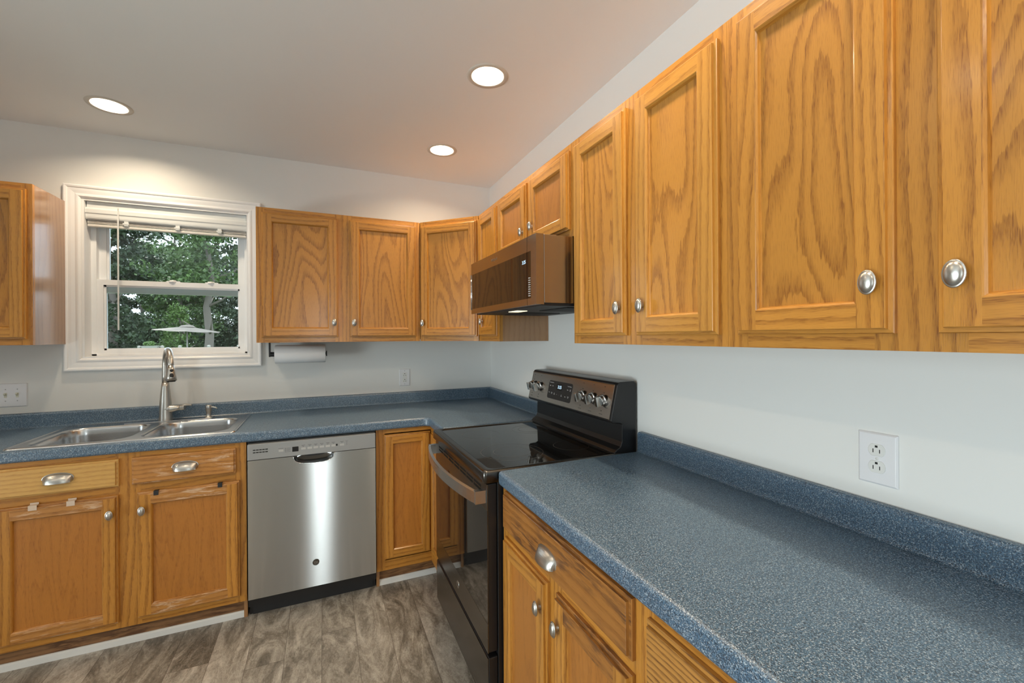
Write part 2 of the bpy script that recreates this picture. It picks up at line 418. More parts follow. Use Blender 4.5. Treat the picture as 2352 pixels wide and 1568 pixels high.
class Thing:
    def __init__(self, name, label, cat, frame, at, group=None):
        self.frame = frame; self.base = FR[frame](*at)
        e = bpy.data.objects.new(name, None); COL.objects.link(e); e.location = self.base; e.empty_display_size = 0.1
        e['label'] = label; e['category'] = cat
        if group: e['group'] = group
        self.o = e
    def mb(self): return MB(self.frame)
    def part(self, name, mb, parent=None, **kw):
        return mb.make(name, parent or self.o, self.base, **kw)

def structure(name, mb, **kw):
    o = mb.make(name, None, (0, 0, 0), **kw); o['kind'] = 'structure'; return o
def single(name, mb, label, cat, at, group=None, frame='B', **kw):
    o = mb.make(name, None, FR[frame](*at), **kw); o['label'] = label; o['category'] = cat
    if group: o['group'] = group
    return o
def dup(o, delta, parent=None, **props):
    c = o.copy(); COL.objects.link(c)
    if parent is None: c.location = o.location + Vector(delta)
    else: c.parent = parent
    for k, v in props.items(): c[k] = v
    for ch in list(o.children):
        dup(ch, (0, 0, 0), parent=c)
    return c
def text(body, T, parent, base, s, d, z, size, mat, name='lettering', tilt=0.0, align='CENTER', frame='B', ext=0.0002):
    cu = bpy.data.curves.new('letters', 'FONT'); cu.body = body; cu.size = size; cu.extrude = ext
    cu.align_x = align; cu.align_y = 'CENTER'; cu.resolution_u = 2
    tmp = bpy.data.objects.new('letters', cu); COL.objects.link(tmp)
    bpy.context.view_layer.update()
    me = bpy.data.meshes.new_from_object(tmp.evaluated_get(bpy.context.evaluated_depsgraph_get()))
    bpy.data.objects.remove(tmp); bpy.data.curves.remove(cu)
    me.materials.clear(); me.materials.append(M[mat])
    o = bpy.data.objects.new(name, me); COL.objects.link(o); o.parent = parent
    rz = {'B': 0.0, 'R': -PI / 2, 'D': -PI / 4}[frame]
    o.location = FR[frame](s, d, z) - base; o.rotation_euler = (PI / 2 + tilt, 0, rz)
    return o
def rrect(x0, x1, y0, y1, r, n=6):
    pts = []
    for cx, cy, a0 in ((x1 - r, y1 - r, 0), (x0 + r, y1 - r, PI / 2), (x0 + r, y0 + r, PI), (x1 - r, y0 + r, 3 * PI / 2)):
        for k in range(n + 1):
            a = a0 + PI / 2 * k / n; pts.append((cx + r * math.cos(a), cy + r * math.sin(a)))
    return pts

# ------------------------------------------------------------------ room shell
X0, Y0, CZ = -5.2, -7.0, 2.54
CANS = [(-.519, -1.351), (-.514, -.53), (-2.156, -.39), (-.519, -2.20), (-.519, -3.05), (-.519, -4.3), (-2.156, -2.2), (-2.156, -4.3), (-3.7, -1.3), (-3.7, -3.2)]
fl = MB(); fl.box(X0 - .15, .15, Y0 - .15, .15, -DZ - .1, -DZ, 'floor'); structure('floor', fl)
WX0, WX1, WZ0, WZ1 = -2.415, -1.62, 1.278, 2.168
w = MB()
TOP = CZ + .12
w.box(X0 - .15, WX0, 0, .15, -DZ, TOP, 'wall'); w.box(WX1, .15, 0, .15, -DZ, TOP, 'wall')
w.box(WX0, WX1, 0, .15, -DZ, WZ0, 'wall'); w.box(WX0, WX1, 0, .15, WZ1, TOP, 'wall'); structure('wall_back', w)
w = MB(); w.box(0, .15, Y0 - .15, 0, -DZ, TOP, 'wall'); structure('wall_right', w)
w = MB(); w.box(X0 - .15, X0, Y0 - .15, -5.4, -DZ, TOP, 'wall'); w.box(X0 - .15, X0, -2.4, 0, -DZ, TOP, 'wall')
w.box(X0 - .15, X0, -5.4, -2.4, 2.25, TOP, 'wall'); structure('wall_left', w)
w = MB(); w.box(X0, -1.33, Y0 - .15, Y0, -DZ, TOP, 'wall'); w.box(-1.17, 0, Y0 - .15, Y0, -DZ, TOP, 'wall')
w.box(-1.33, -1.17, Y0 - .15, Y0, 2.2, TOP, 'wall'); w.box(-1.33, -1.17, Y0 - .15, Y0, -DZ, .3, 'wall'); structure('wall_front', w)
# ceiling with round holes for the can lights
def ceiling():
    bm = bmesh.new(); edges = []
    def loop(pts):
        vs = [bm.verts.new((x, y, CZ + DZ)) for x, y in pts]
        for i in range(len(vs)): edges.append(bm.edges.new((vs[i], vs[(i + 1) % len(vs)])))
    loop([(X0, Y0), (0, Y0), (0, 0), (X0, 0)])
    for cx, cy in CANS: loop([(cx + .0735 * math.cos(2 * PI * k / 40), cy + .0735 * math.sin(2 * PI * k / 40)) for k in range(40)])
    bmesh.ops.triangle_fill(bm, use_beauty=True, use_dissolve=False, edges=edges)
    for f in bm.faces:
        f.normal_update()
        if f.normal.z > 0: f.normal_flip()
    for x0, x1, y0, y1 in ((X0 - .15, .15, Y0 - .15, .15),):    # the slab above the cans
        r = bmesh.ops.create_cube(bm, size=1.0)
        for v in r['verts']: v.co = Vector((x0 + (v.co.x + .5) * (x1 - x0), y0 + (v.co.y + .5) * (y1 - y0), TOP + DZ + (v.co.z + .5) * .1))
    me = bpy.data.meshes.new('ceiling'); bm.to_mesh(me); bm.free(); me.materials.append(M['ceiling'])
    o = bpy.data.objects.new('ceiling', me); COL.objects.link(o); o['kind'] = 'structure'
ceiling()
# frames and panes: narrow window behind the camera, unseen left door added for fill
def glazing(name, frame_fn, s0, s1, z0, z1, n, d0, T='B'):
    f = MB(T); fr_ = min(.06, (s1 - s0) * .1)
    for k in range(n + 1):
        s = s0 + (s1 - s0) * k / n
        a, b = (s, s + fr_) if k == 0 else (s - fr_, s) if k == n else (s - fr_ / 2, s + fr_ / 2)
        f.box(a, b, d0, d0 + .06, z0, z1, 'vinyl_white')
    f.box(s0, s1, d0, d0 + .06, z0, z0 + .06, 'vinyl_white'); f.box(s0, s1, d0, d0 + .06, z1 - .06, z1, 'vinyl_white')
    o = structure(name, f, weld=False)
    g = MB(T); g.box(s0, s1, d0 + .027, d0 + .033, z0, z1, 'glass'); g.make('pane', o)
    return o
glazing('window_2', None, -1.33, -1.17, .3, 2.2, 1, -7.11)
glazing('added_door_1', None, 2.4, 5.4, -DZ, 2.25, 3, X0 - .12, 'R')  # unseen door, made up to let the left fill light in

# ------------------------------------------------------------------ window over the sink
def ring_frame(mb, x0, x1, z0, z1, prof, mat, d0=0.0):
    """mitred picture frame: prof = (inset from outer edge, depth towards the room)"""
    L = []
    for ins, dep in prof:
        a, b, c, e = x0 + ins, x1 - ins, z0 + ins, z1 - ins
        L.append([(a, d0 - dep, c), (b, d0 - dep, c), (b, d0 - dep, e), (a, d0 - dep, e)])
    mb.loops(L, mat, smooth=False)
casing = MB()
ring_frame(casing, -2.486, -1.552, 1.210, 2.236, [(0, 0), (0, .018), (.006, .020), (.014, .018), (.018, .014), (.030, .013), (.046, .010), (.054, .012), (.060, .012), (.067, .006), (.069, 0)], 'trim')
structure('trim_1', casing)
win = MB()
jw = .010   # jamb liner lining the opening
win.box(WX0, WX0 + jw, .0, .13, WZ0, WZ1, 'trim'); win.box(WX1 - jw, WX1, .0, .13, WZ0, WZ1, 'trim')
win.box(WX0 + jw, WX1 - jw, .0, .13, WZ0, WZ0 + jw, 'trim'); win.box(WX0 + jw, WX1 - jw, .0, .13, WZ1 - jw, WZ1, 'trim')
window = structure('window_1', win, weld=False)
A, B_ = WX0 + jw, WX1 - jw; ZB, ZT = WZ0 + jw, WZ1 - jw
f = MB()                                        # vinyl outer frame
for a, b in ((A, A + .024), (B_ - .024, B_)): f.box(a, b, .075, .14, ZB, ZT, 'vinyl_white')
f.box(A, B_, .075, .14, ZB, ZB + .012, 'vinyl_white'); f.box(A, B_, .075, .14, ZT - .03, ZT, 'vinyl_white')
f.make('window_frame', window, bevel=.0015)
def sash(x0, x1, z0, z1, d0, d1, st, bt, tp):
    f = MB()
    f.box(x0, x0 + st, d0, d1, z0, z1, 'vinyl_white'); f.box(x1 - st, x1, d0, d1, z0, z1, 'vinyl_white')
    f.box(x0 + st, x1 - st, d0, d1, z0, z0 + bt, 'vinyl_white'); f.box(x0 + st, x1 - st, d0, d1, z1 - tp, z1, 'vinyl_white')
    b = .010; a0, a1, c0, c1 = x0 + st, x1 - st, z0 + bt, z1 - tp      # glazing bead
    f.box(a0, a0 + b, d0 + .010, d1, c0, c1, 'vinyl_white'); f.box(a1 - b, a1, d0 + .010, d1, c0, c1, 'vinyl_white')
    f.box(a0, a1, d0 + .010, d1, c0, c0 + b, 'vinyl_white'); f.box(a0, a1, d0 + .010, d1, c1 - b, c1, 'vinyl_white')
    s = f.make('sash', window, weld=False)
    g = MB(); g.box(a0 + b * .5, a1 - b * .5, d1 - .012, d1 - .008, c0 + b * .5, c1 - b * .5, 'glass'); g.make('pane', s)
    return s
low = sash(A + .012, B_ - .012, ZB + .006, 1.728, .080, .106, .040, .026, .030)
sash(A + .022, B_ - .022, 1.655, ZT - .01, .110, .136, .034, .036, .035)
for cx in (-2.03, -1.835):                      # the two sash locks
    k = MB(); k.lathe([(.0, .012), (.016, .011), (.020, .004), (.020, 0)][::-1], (cx, .090, 1.728), 'z', 'vinyl_white', 20, cap1=True)
    k.box(cx - .030, cx + .036, .083, .097, 1.728, 1.734, 'vinyl_white'); k.make('sash_lock', low, weld=False)

# mini blind drawn up under the head of the window
bl = Thing('window_blind', 'white mini blind drawn up at the top of the sink window', 'blind', 'B', (-2.01, .04, ZT - .001))
b = bl.mb(); b.box(A + .004, B_ - .004, .018, .060, 2.118, ZT - .001, 'blind_head'); bl.part('headrail', b, bevel=.002)
b = bl.mb(); b.prism([(.010, 2.062), (.016, 2.056), (.016, 2.118), (.010, 2.122), (.004, 2.112), (.004, 2.092), (.008, 2.086), (.008, 2.070)], 's', A + .002, B_ - .002, 'blind_head'); bl.part('valance', b)
b = bl.mb()
for i in range(14): z = 2.036 + i * .0046; b.box(A + .006, B_ - .006, .022, .048, z, z + .0022, 'blind')
bl.part('slats', b, weld=False)
b = bl.mb(); b.box(A + .006, B_ - .006, .020, .050, 2.018, 2.032, 'blind'); bl.part('bottom_rail', b, bevel=.003)
for cx in (-2.225, -1.985, -1.775):
    b = bl.mb(); b.box(cx - .010, cx + .010, .012, .018, 2.032, 2.064, 'blind_head'); b.box(cx - .016, cx + .012, .010, .013, 2.040, 2.048, 'blind_head'); bl.part('cord_catch', b, weld=False)
b = bl.mb(); b.tube([(-2.256, -.006, 2.110), (-2.257, -.006, 1.435)], .0042, 'blind_head', 6); b.tube([(-2.256, -.004, 2.125), (-2.256, -.006, 2.105)], .002, 'nickel', 8)
bl.part('tilt_wand', b, weld=False)

# ------------------------------------------------------------------ ceiling can lights
def can(cx, cy, label):
    t = Thing('recessed_ceiling_light', label, 'ceiling light', 'B', (cx, cy, CZ), 'recessed lights in the white ceiling')
    b = t.mb(); b.lathe([(.0690, -.004), (.0690, .0015), (.074, .003), (.090, .0025), (.0925, -.001)], (cx, cy, CZ), '-z', 'can_trim', 48); t.part('trim_ring', b)
    b = t.mb(); b.lathe([(.0692, -.003), (.065, -.025), (.060, -.060), (.057, -.075)], (cx, cy, CZ), '-z', 'baffle', 48); t.part('baffle', b)
    b = t.mb(); b.lathe([(.0575, -.074), (.052, -.052), (.040, -.042), (.022, -.037), (.001, -.035)], (cx, cy, CZ), '-z', 'lamp_glow', 48); t.part('lamp', b)
    l = lamp('can_lamp', 'AREA', (0, 0, .032), (0, 0, 0), CAN_POWER, CAN_COLOR, .09, shape='DISK'); l.parent = t.o
    return t.o
c1 = can(*CANS[0], 'round recessed ceiling light nearest the camera, above the range')
for (cx, cy), lb in zip(CANS[1:], ['smaller looking recessed ceiling light near the corner, beyond the one over the range',
                                  'recessed ceiling light in front of the sink window',
                                  'recessed ceiling light over the near right worktop', 'recessed ceiling light beside the camera over the worktop end',
                                  'recessed ceiling light behind the camera on the right', 'recessed ceiling light in the middle of the kitchen floor',
                                  'recessed ceiling light behind the camera in the middle', 'recessed ceiling light at the far left beside the back wall',
                                  'recessed ceiling light at the far left of the room']):
    dup(c1, (cx - CANS[0][0], cy - CANS[0][1], 0), label=lb)

# ------------------------------------------------------------------ cabinet pieces
def door_mesh(mb, s0, s1, z0, z1, d0, st=.052, frame='oak', panel='oak_panel', rail=None):
    """five-piece door on plane d0 (towards the room is -d)"""
    rail = rail or frame
    W = .019
    prof = [(0, 0), (0, .0085), (.0015, .0105), (.0080, .0110), (.0085, .0180), (.0100, W)]
    for (a, b) in zip(prof, prof[1:]):
        i0, e0 = a; i1, e1 = b
        c0 = [(s0 + i0, d0 - e0, z0 + i0), (s1 - i0, d0 - e0, z0 + i0), (s1 - i0, d0 - e0, z1 - i0), (s0 + i0, d0 - e0, z1 - i0)]
        c1 = [(s0 + i1, d0 - e1, z0 + i1), (s1 - i1, d0 - e1, z0 + i1), (s1 - i1, d0 - e1, z1 - i1), (s0 + i1, d0 - e1, z1 - i1)]
        for k in range(4):
            j = (k + 1) % 4
            mb.face([c0[k], c0[j], c1[j], c1[k]], rail if k % 2 == 0 else frame, 's' if k % 2 == 0 else 'z')
    i = .010; f = W
    mb.newboard(); mb.face([(s0 + i, d0 - f, z0 + i), (s0 + st, d0 - f, z0 + i), (s0 + st, d0 - f, z1 - i), (s0 + i, d0 - f, z1 - i)], frame, 'z')
    mb.newboard(); mb.face([(s1 - st, d0 - f, z0 + i), (s1 - i, d0 - f, z0 + i), (s1 - i, d0 - f, z1 - i), (s1 - st, d0 - f, z1 - i)], frame, 'z')
    mb.newboard(); mb.face([(s0 + st, d0 - f, z0 + i), (s1 - st, d0 - f, z0 + i), (s1 - st, d0 - f, z0 + st), (s0 + st, d0 - f, z0 + st)], rail, 's')
    mb.newboard(); mb.face([(s0 + st, d0 - f, z1 - st), (s1 - st, d0 - f, z1 - st), (s1 - st, d0 - f, z1 - i), (s0 + st, d0 - f, z1 - i)], rail, 's')
    prof = [(st, W), (st + .002, W - .001), (st + .005, W - .0045), (st + .0065, W - .0095), (st + .0075, W - .0115)]
    for (a, b) in zip(prof, prof[1:]):
        i0, e0 = a; i1, e1 = b
        c0 = [(s0 + i0, d0 - e0, z0 + i0), (s1 - i0, d0 - e0, z0 + i0), (s1 - i0, d0 - e0, z1 - i0), (s0 + i0, d0 - e0, z1 - i0)]
        c1 = [(s0 + i1, d0 - e1, z0 + i1), (s1 - i1, d0 - e1, z0 + i1), (s1 - i1, d0 - e1, z1 - i1), (s0 + i1, d0 - e1, z1 - i1)]
        for k in range(4):
            j = (k + 1) % 4
            mb.face([c0[k], c0[j], c1[j], c1[k]], rail if k % 2 == 0 else frame, 's' if k % 2 == 0 else 'z')
    mb.face([(s0, d0, z1), (s1, d0, z1), (s1, d0, z0), (s0, d0, z0)], frame, 'z')     # back of the door

def add_door(t, s0, s1, z0, z1, d0, knob=None, panel='oak_panel', frame='oak', st=.052, rail=None, name='door', knob_z=None):
    b = t.mb(); door_mesh(b, s0, s1, z0, z1, d0, st, frame, panel, rail)
    dr = t.part(name, b)
    p = t.mb(); i = st + .0075; e = .019 - .0115
    p.face([(s0 + i, d0 - e, z0 + i), (s1 - i, d0 - e, z0 + i), (s1 - i, d0 - e, z1 - i), (s0 + i, d0 - e, z1 - i)], panel, 'z')
    p.face([(s0 + i, d0 - .002, z1 - i), (s1 - i, d0 - .002, z1 - i), (s1 - i, d0 - .002, z0 + i), (s0 + i, d0 - .002, z0 + i)], panel, 'z')
    t.part('door_panel', p, parent=dr)
    if knob: add_knob(t, dr, knob[0], d0 - .019, knob[1])
    return dr
def add_knob(t, parent, s, d, z):
    k = t.mb()
    prof = [(.0060, -.001), (.0050, .006), (.0048, .011), (.010, .0125), (.0150, .0135), (.0165, .0150), (.0168, .0168), (.0158, .0178), (.0146, .0172), (.0140, .0186), (.0122, .0212), (.0090, .0230), (.0045, .0242), (.0002, .0245)]
    ring = []
    k.lathe([(r * (1 if r < .007 and i < 3 else 1), h) for i, (r, h) in enumerate(prof)], (s, d, z), '-d', 'nickel', 28, sx=.84, sy=1.27)
    t.part('knob', k, parent=parent)
def add_cup(t, parent, s, d, z, w=.102, mat='nickel'):
    """half-shell bin pull, open underneath"""
    k = t.mb(); nu, nv = 28, 10; hw, hh, dep = w / 2, .034, .024
    def pt(a, b, o):   # a 0..pi across, b 0..pi/2 from wall rim outwards
        r = math.sin(a) ** .55 if math.sin(a) > 0 else 0
        x = -hw * math.cos(a) * (1 - .10 * math.sin(b)) * (1 + o * .03)
        zz = hh * r * math.cos(b) * (1 + o * .05); dd = dep * r * math.sin(b) * (1 - o * .10)
        return (s + x, d - dd - (.0 if o == 0 else -.0), z + zz - .010 - .006 * math.sin(b))
    for o in (0, -1):
        L = [[pt(PI * i / nu, PI / 2 * j / nv, o) for i in range(nu + 1)] for j in range(nv + 1)]
        if o == 0: L = [l[::-1] for l in L]
        k.loops(L, mat, closed=False)
    k.tube([pt(PI * i / nu, PI / 2, 0) for i in range(1, nu)], .0013, mat, 6)
    k.tube([(lambda q: (q[0], q[1] - .0006, q[2]))(pt(PI * i / nu, 0, .6)) for i in range(1, nu)], .0016, mat, 6)
    t.part('cup_pull', k, parent=parent, weld=False)
def drawer(t, s0, s1, z0, z1, d0, mat='oak', cup=None, name='drawer', edge=None):
    b = t.mb(); W = .019; edge = edge or mat
    prof = [(0, 0), (0, .0085), (.0015, .0105), (.0080, .0110), (.0085, .0180), (.0100, W)]
    for (a, c) in zip(prof, prof[1:]):
        i0, e0 = a; i1, e1 = c
        c0 = [(s0 + i0, d0 - e0, z0 + i0), (s1 - i0, d0 - e0, z0 + i0), (s1 - i0, d0 - e0, z1 - i0), (s0 + i0, d0 - e0, z1 - i0)]
        c1 = [(s0 + i1, d0 - e1, z0 + i1), (s1 - i1, d0 - e1, z0 + i1), (s1 - i1, d0 - e1, z1 - i1), (s0 + i1, d0 - e1, z1 - i1)]
        for k in range(4):
            j = (k + 1) % 4; b.face([c0[k], c0[j], c1[j], c1[k]], edge, 's')
    i = .010
    b.face([(s0 + i, d0 - W, z0 + i), (s1 - i, d0 - W, z0 + i), (s1 - i, d0 - W, z1 - i), (s0 + i, d0 - W, z1 - i)], mat, 's')
    b.face([(s0, d0, z1), (s1, d0, z1), (s1, d0, z0), (s0, d0, z0)], mat, 's')
    dr = t.part(name, b)
    if cup: add_cup(t, dr, cup[0], d0 - W, cup[1])
    return dr

def wall_cabinet(t, s0, s1, z0, z1, dep, stiles, left='oak_side', right='oak_side', mid=None, frame_mats=None):
    """carcass from wall (d=0) to face plane d=-dep; stiles = list of (a, b) vertical members of the face frame"""
    F = .019
    b = t.mb()
    b.box(s0, s0 + .013, -.002, -dep + F, z0, z1, left); b.box(s1 - .013, s1, -.002, -dep + F, z0, z1, right)
    b.box(s0 + .013, s1 - .013, -.002, -dep + F, z0 + .012, z0 + .026, 'oak_side', 's'); b.box(s0 + .013, s1 - .013, -.002, -dep + F, z1 - .016, z1, 'oak_side', 's')
    b.box(s0 + .013, s1 - .013, -.002, -.008, z0 + .026, z1 - .016, 'oak_side')
    t.part('cabinet_box', b, weld=False)
    b = t.mb(); rh = .038
    for a, c in stiles: b.box(a, c, -dep + F, -dep, z0, z1, 'oak')
    for (a, c), (e, g) in zip(stiles, stiles[1:]):
        b.box(c, e, -dep + F, -dep, z0, z0 + rh, 'oak', 's'); b.box(c, e, -dep + F, -dep, z1 - rh, z1, 'oak', 's')
        if mid: b.box(c, e, -dep + F, -dep, mid[0], mid[1], 'oak', 's')
    t.part('face_frame', b, weld=False)

ZU0, ZU1, UD = 1.3586, 2.1366, .305
DZ0, DZ1 = 1.388, 2.108
KZ = 1.476
GU = 'oak wall cabinets'
# left of the window
t = Thing('wall_cabinet', 'oak wall cabinet left of the sink window, its pale side panel facing the window', 'cabinet', 'B', (-2.79, -.15, ZU0), GU)
wall_cabinet(t, -3.09, -2.477, ZU0, ZU1, UD, [(-3.09, -3.05), (-2.517, -2.477)])
add_door(t, -3.07, -2.497, DZ0, DZ1, -UD, None, 'oak_panel_b', 'oak_pale')
# right of the window: two doors
t = Thing('wall_cabinet', 'two-door oak wall cabinet on the back wall between the window and the corner cabinet', 'cabinet', 'B', (-1.08, -.15, ZU0), GU)
wall_cabinet(t, -1.5425, -.6105, ZU0, ZU1, UD, [(-1.5425, -1.500), (-1.125, -1.025), (-.655, -.6105)])
add_door(t, -1.515, -1.108, DZ0, DZ1, -UD, (-1.131, KZ), 'oak_panel')
add_door(t, -1.041, -.636, DZ0, DZ1, -UD, (-1.018, KZ), 'oak_panel')
# diagonal corner cabinet
t = Thing('corner_wall_cabinet', 'oak corner wall cabinet set diagonally where the two walls meet', 'cabinet', 'D', (.2157, .15, ZU0), GU)
b = t.mb(); B3 = MB('B')
poly = [(-.6098, -.002), (-.6098, -.292), (-.597, -.3045), (-.3045, -.597), (-.292, -.6098), (-.002, -.6098), (-.002, -.002)]
B3.prism(poly, 'z', ZU0 + .012, ZU1, 'oak_side')
B3.make('cabinet_box', t.o, t.base)
b = t.mb()
for a, c in ((.004, .040), (.391, .427)): b.box(a, c, .012, 0, ZU0, ZU1, 'oak')
b.box(.040, .391, .012, 0, ZU0, ZU0 + .038, 'oak', 's'); b.box(.040, .391, .012, 0, ZU1 - .038, ZU1, 'oak', 's')
t.part('face_frame', b, weld=False)
add_door(t, .014, .419, DZ0, DZ1, 0.0, (.036, KZ), 'oak_panel_b', st=.050)
# narrow cabinet between the corner and the microwave
t = Thing('wall_cabinet', 'narrow oak wall cabinet between the corner cabinet and the microwave', 'cabinet', 'R', (.778, -.15, ZU0), GU)
wall_cabinet(t, .6105, .9460, ZU0, ZU1, UD, [(.6105, .650), (.907, .946)])
add_door(t, .640, .926, DZ0, DZ1, -UD, (.717, KZ), 'oak_panel_b', st=.050)
# short cabinet over the microwave
t = Thing('wall_cabinet', 'short two-door oak wall cabinet directly above the microwave', 'cabinet', 'R', (1.33, -.15, 1.7725), GU)
wall_cabinet(t, .9465, 1.7140, 1.7725, ZU1, UD, [(.9465, .980), (1.300, 1.362), (1.680, 1.714)])
add_door(t, .962, 1.312, 1.802, DZ1, -UD, (1.290, 1.880), 'oak_panel_c', 'oak')
add_door(t, 1.345, 1.694, 1.802, DZ1, -UD, (1.392, 1.884), 'oak_panel_c', 'oak')
# tall pair right of the microwave
t = Thing('wall_cabinet', 'two-door oak wall cabinet just right of the microwave, above the near worktop', 'cabinet', 'R', (2.06, -.15, ZU0), GU)
wall_cabinet(t, 1.7145, 2.4020, ZU0, ZU1, UD, [(1.7145, 1.758), (2.010, 2.100), (2.362, 2.4020)])
add_door(t, 1.735, 2.036, DZ0, DZ1, -UD, (2.013, KZ), 'oak_panel_b', 'oak_pale')
add_door(t, 2.085, 2.382, DZ0, DZ1, -UD, (2.123, KZ), 'oak_panel', 'oak_pale')
# nearest
t = Thing('wall_cabinet', 'nearest two-door oak wall cabinet, at the right edge of the picture', 'cabinet', 'R', (2.77, -.15, ZU0), GU)
wall_cabinet(t, 2.4025, 3.1200, ZU0, ZU1, UD, [(2.4025, 2.455), (2.700, 2.820), (3.075, 3.120)])
b = add_door(t, 2.435, 2.733, DZ0, DZ1, -UD, (2.706, KZ), 'oak_panel', 'oak')
add_door(t, 2.789, 3.095, DZ0, DZ1, -UD, (2.817, KZ), 'oak_panel', 'oak')

# ------------------------------------------------------------------ base cabinets
BT, BB, BD = .8625, .062, .610      # top and bottom of the face frame, face plane depth
GB = 'oak base cabinets'
def base_box(t, s0, s1, stiles, zr, ends=True, kick=True, holes=()):
    F = .019
    b = t.mb()
    b.box(s0, s0 + .016, -.002, -BD + F, -DZ if kick else BB, BT, 'oak_side'); b.box(s1 - .016, s1, -.002, -BD + F, -DZ if kick else BB, BT, 'oak_side')
    b.box(s0 + .016, s1 - .016, -.002, -BD + F, BB + .02, BB + .036, 'oak_side', 's'); b.box(s0 + .016, s1 - .016, -.002, -.008, BB + .036, BT, 'oak_side')
    t.part('cabinet_box', b, weld=False)
    b = t.mb()
    for a, c in stiles: b.box(a, c, -BD + F, -BD, BB, BT, 'oak')
    for (a, c), (e, g) in zip(stiles, stiles[1:]):
        for z0, z1 in zr: b.box(c, e, -BD + F, -BD, z0, z1, 'oak', 's')
    t.part('face_frame', b, weld=False)
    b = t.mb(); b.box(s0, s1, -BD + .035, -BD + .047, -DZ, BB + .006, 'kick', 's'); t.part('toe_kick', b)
RZ = [(BB, .105), (.664, .722), (.828, BT)]
# left of the sink base, mostly outside the picture
t = Thing('base_cabinet', 'oak base cabinet left of the sink cabinet', 'cabinet', 'B', (-2.8, -.3, -DZ), GB)
base_box(t, -3.09, -2.506, [(-3.09, -3.05), (-2.546, -2.506)], RZ)
add_door(t, -3.07, -2.528, .088, .674, -BD, (-2.56, .60), 'oak_panel_c'); drawer(t, -3.07, -2.528, .714, .838, -BD, 'oak', (-2.80, .775))
# sink base
t = Thing('sink_base_cabinet', 'worn oak sink cabinet with two false drawers and two doors under the window', 'cabinet', 'B', (-2.03, -.3, -DZ), GB)
base_box(t, -2.5055, -1.5525, [(-2.5055, -2.455), (-2.066, -1.972), (-1.600, -1.5525)], RZ)
drawer(t, -2.472, -2.051, .714, .838, -BD, 'oak_blond', (-2.253, .779), 'drawer_front')
drawer(t, -2.004, -1.595, .714, .838, -BD, 'oak_worn_pale', (-1.800, .776), 'drawer_front')
dl = add_door(t, -2.458, -2.053, .092, .674, -BD, (-2.078, .594), 'oak_panel_c', 'oak', rail='oak_worn_pale')
dr = add_door(t, -1.985, -1.580, .096, .674, -BD, (-1.963, .594), 'oak_panel_c', 'oak', rail='oak_worn_pale')
for cx in (-2.335, -2.212):
    b = t.mb(); b.box(cx - .014, cx + .014, -BD - .0188, -BD - .0205, .655, .6745, 'tape'); b.box(cx - .014, cx + .014, -BD - .004, -BD - .0205, .6745, .6760, 'tape'); b.box(cx - .014, cx + .014, -BD - .0035, -BD - .005, .676, .684, 'tape')
    t.part('catch_pad', b, parent=dl, weld=False, label='clear plastic hook over the door top')
for cx in (-1.912, -1.661):
    b = t.mb(); b.box(cx - .009, cx + .009, -BD - .0188, -BD - .0215, .656, .6745, 'black_matte'); b.box(cx - .009, cx + .009, -BD - .003, -BD - .0215, .6745, .6770, 'black_matte')
    t.part('door_hook', b, parent=dr, weld=False, label='small black hook over the door top')
# right of the dishwasher, running into the corner
t = Thing('corner_base_cabinet', 'narrow oak base cabinet in the corner between dishwasher and range', 'cabinet', 'B', (-.77, -.3, -DZ), GB)
b = t.mb()
b.box(-.9245, -.9085, -.002, -BD + .019, -DZ, BT, 'oak_side'); b.box(-.9085, -.002, -.002, -.012, BB, BT, 'oak_side'); b.box(-.610, -.002, -.940, -.952, -DZ, BT, 'oak_side')
b.box(-.9085, -.012, -.012, -.591, BB + .02, BB + .036, 'oak_side', 's'); t.part('cabinet_box', b, weld=False)
b = t.mb()
b.box(-.9245, -.878, -BD + .019, -BD, BB, BT, 'oak'); b.box(-.878, -.612, -BD + .019, -BD, BB, .118, 'oak', 's'); b.box(-.878, -.612, -BD + .019, -BD, .838, BT, 'oak', 's')
b.box(-.612, -.593, -BD + .019, -.700, BB, BT, 'oak'); b.box(-.612, -.593, -.700, -.945, BB, .118, 'oak', 'd'); b.box(-.612, -.593, -.700, -.945, .838, BT, 'oak', 'd'); b.box(-.612, -.593, -.915, -.952, BB, BT, 'oak')
t.part('face_frame', b, weld=False)
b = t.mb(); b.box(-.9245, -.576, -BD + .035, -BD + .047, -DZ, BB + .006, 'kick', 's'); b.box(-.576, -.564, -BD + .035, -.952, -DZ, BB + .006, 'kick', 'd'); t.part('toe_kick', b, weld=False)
add_door(t, -.884, -.616, .124, .832, -BD + .006, None, 'oak_panel_c', 'oak', st=.050)
# its second leaf faces the room beside the range
b = MB('R'); door_mesh(b, .645, .910, .124, .832, -BD + .004, .050)
leaf = b.make('door', t.o, t.base)
p = MB('R'); p.box(.7025, .8525, -BD - .0035, -BD + .000, .1815, .7745, 'oak_panel_c'); p.make('door_panel', leaf, t.base)
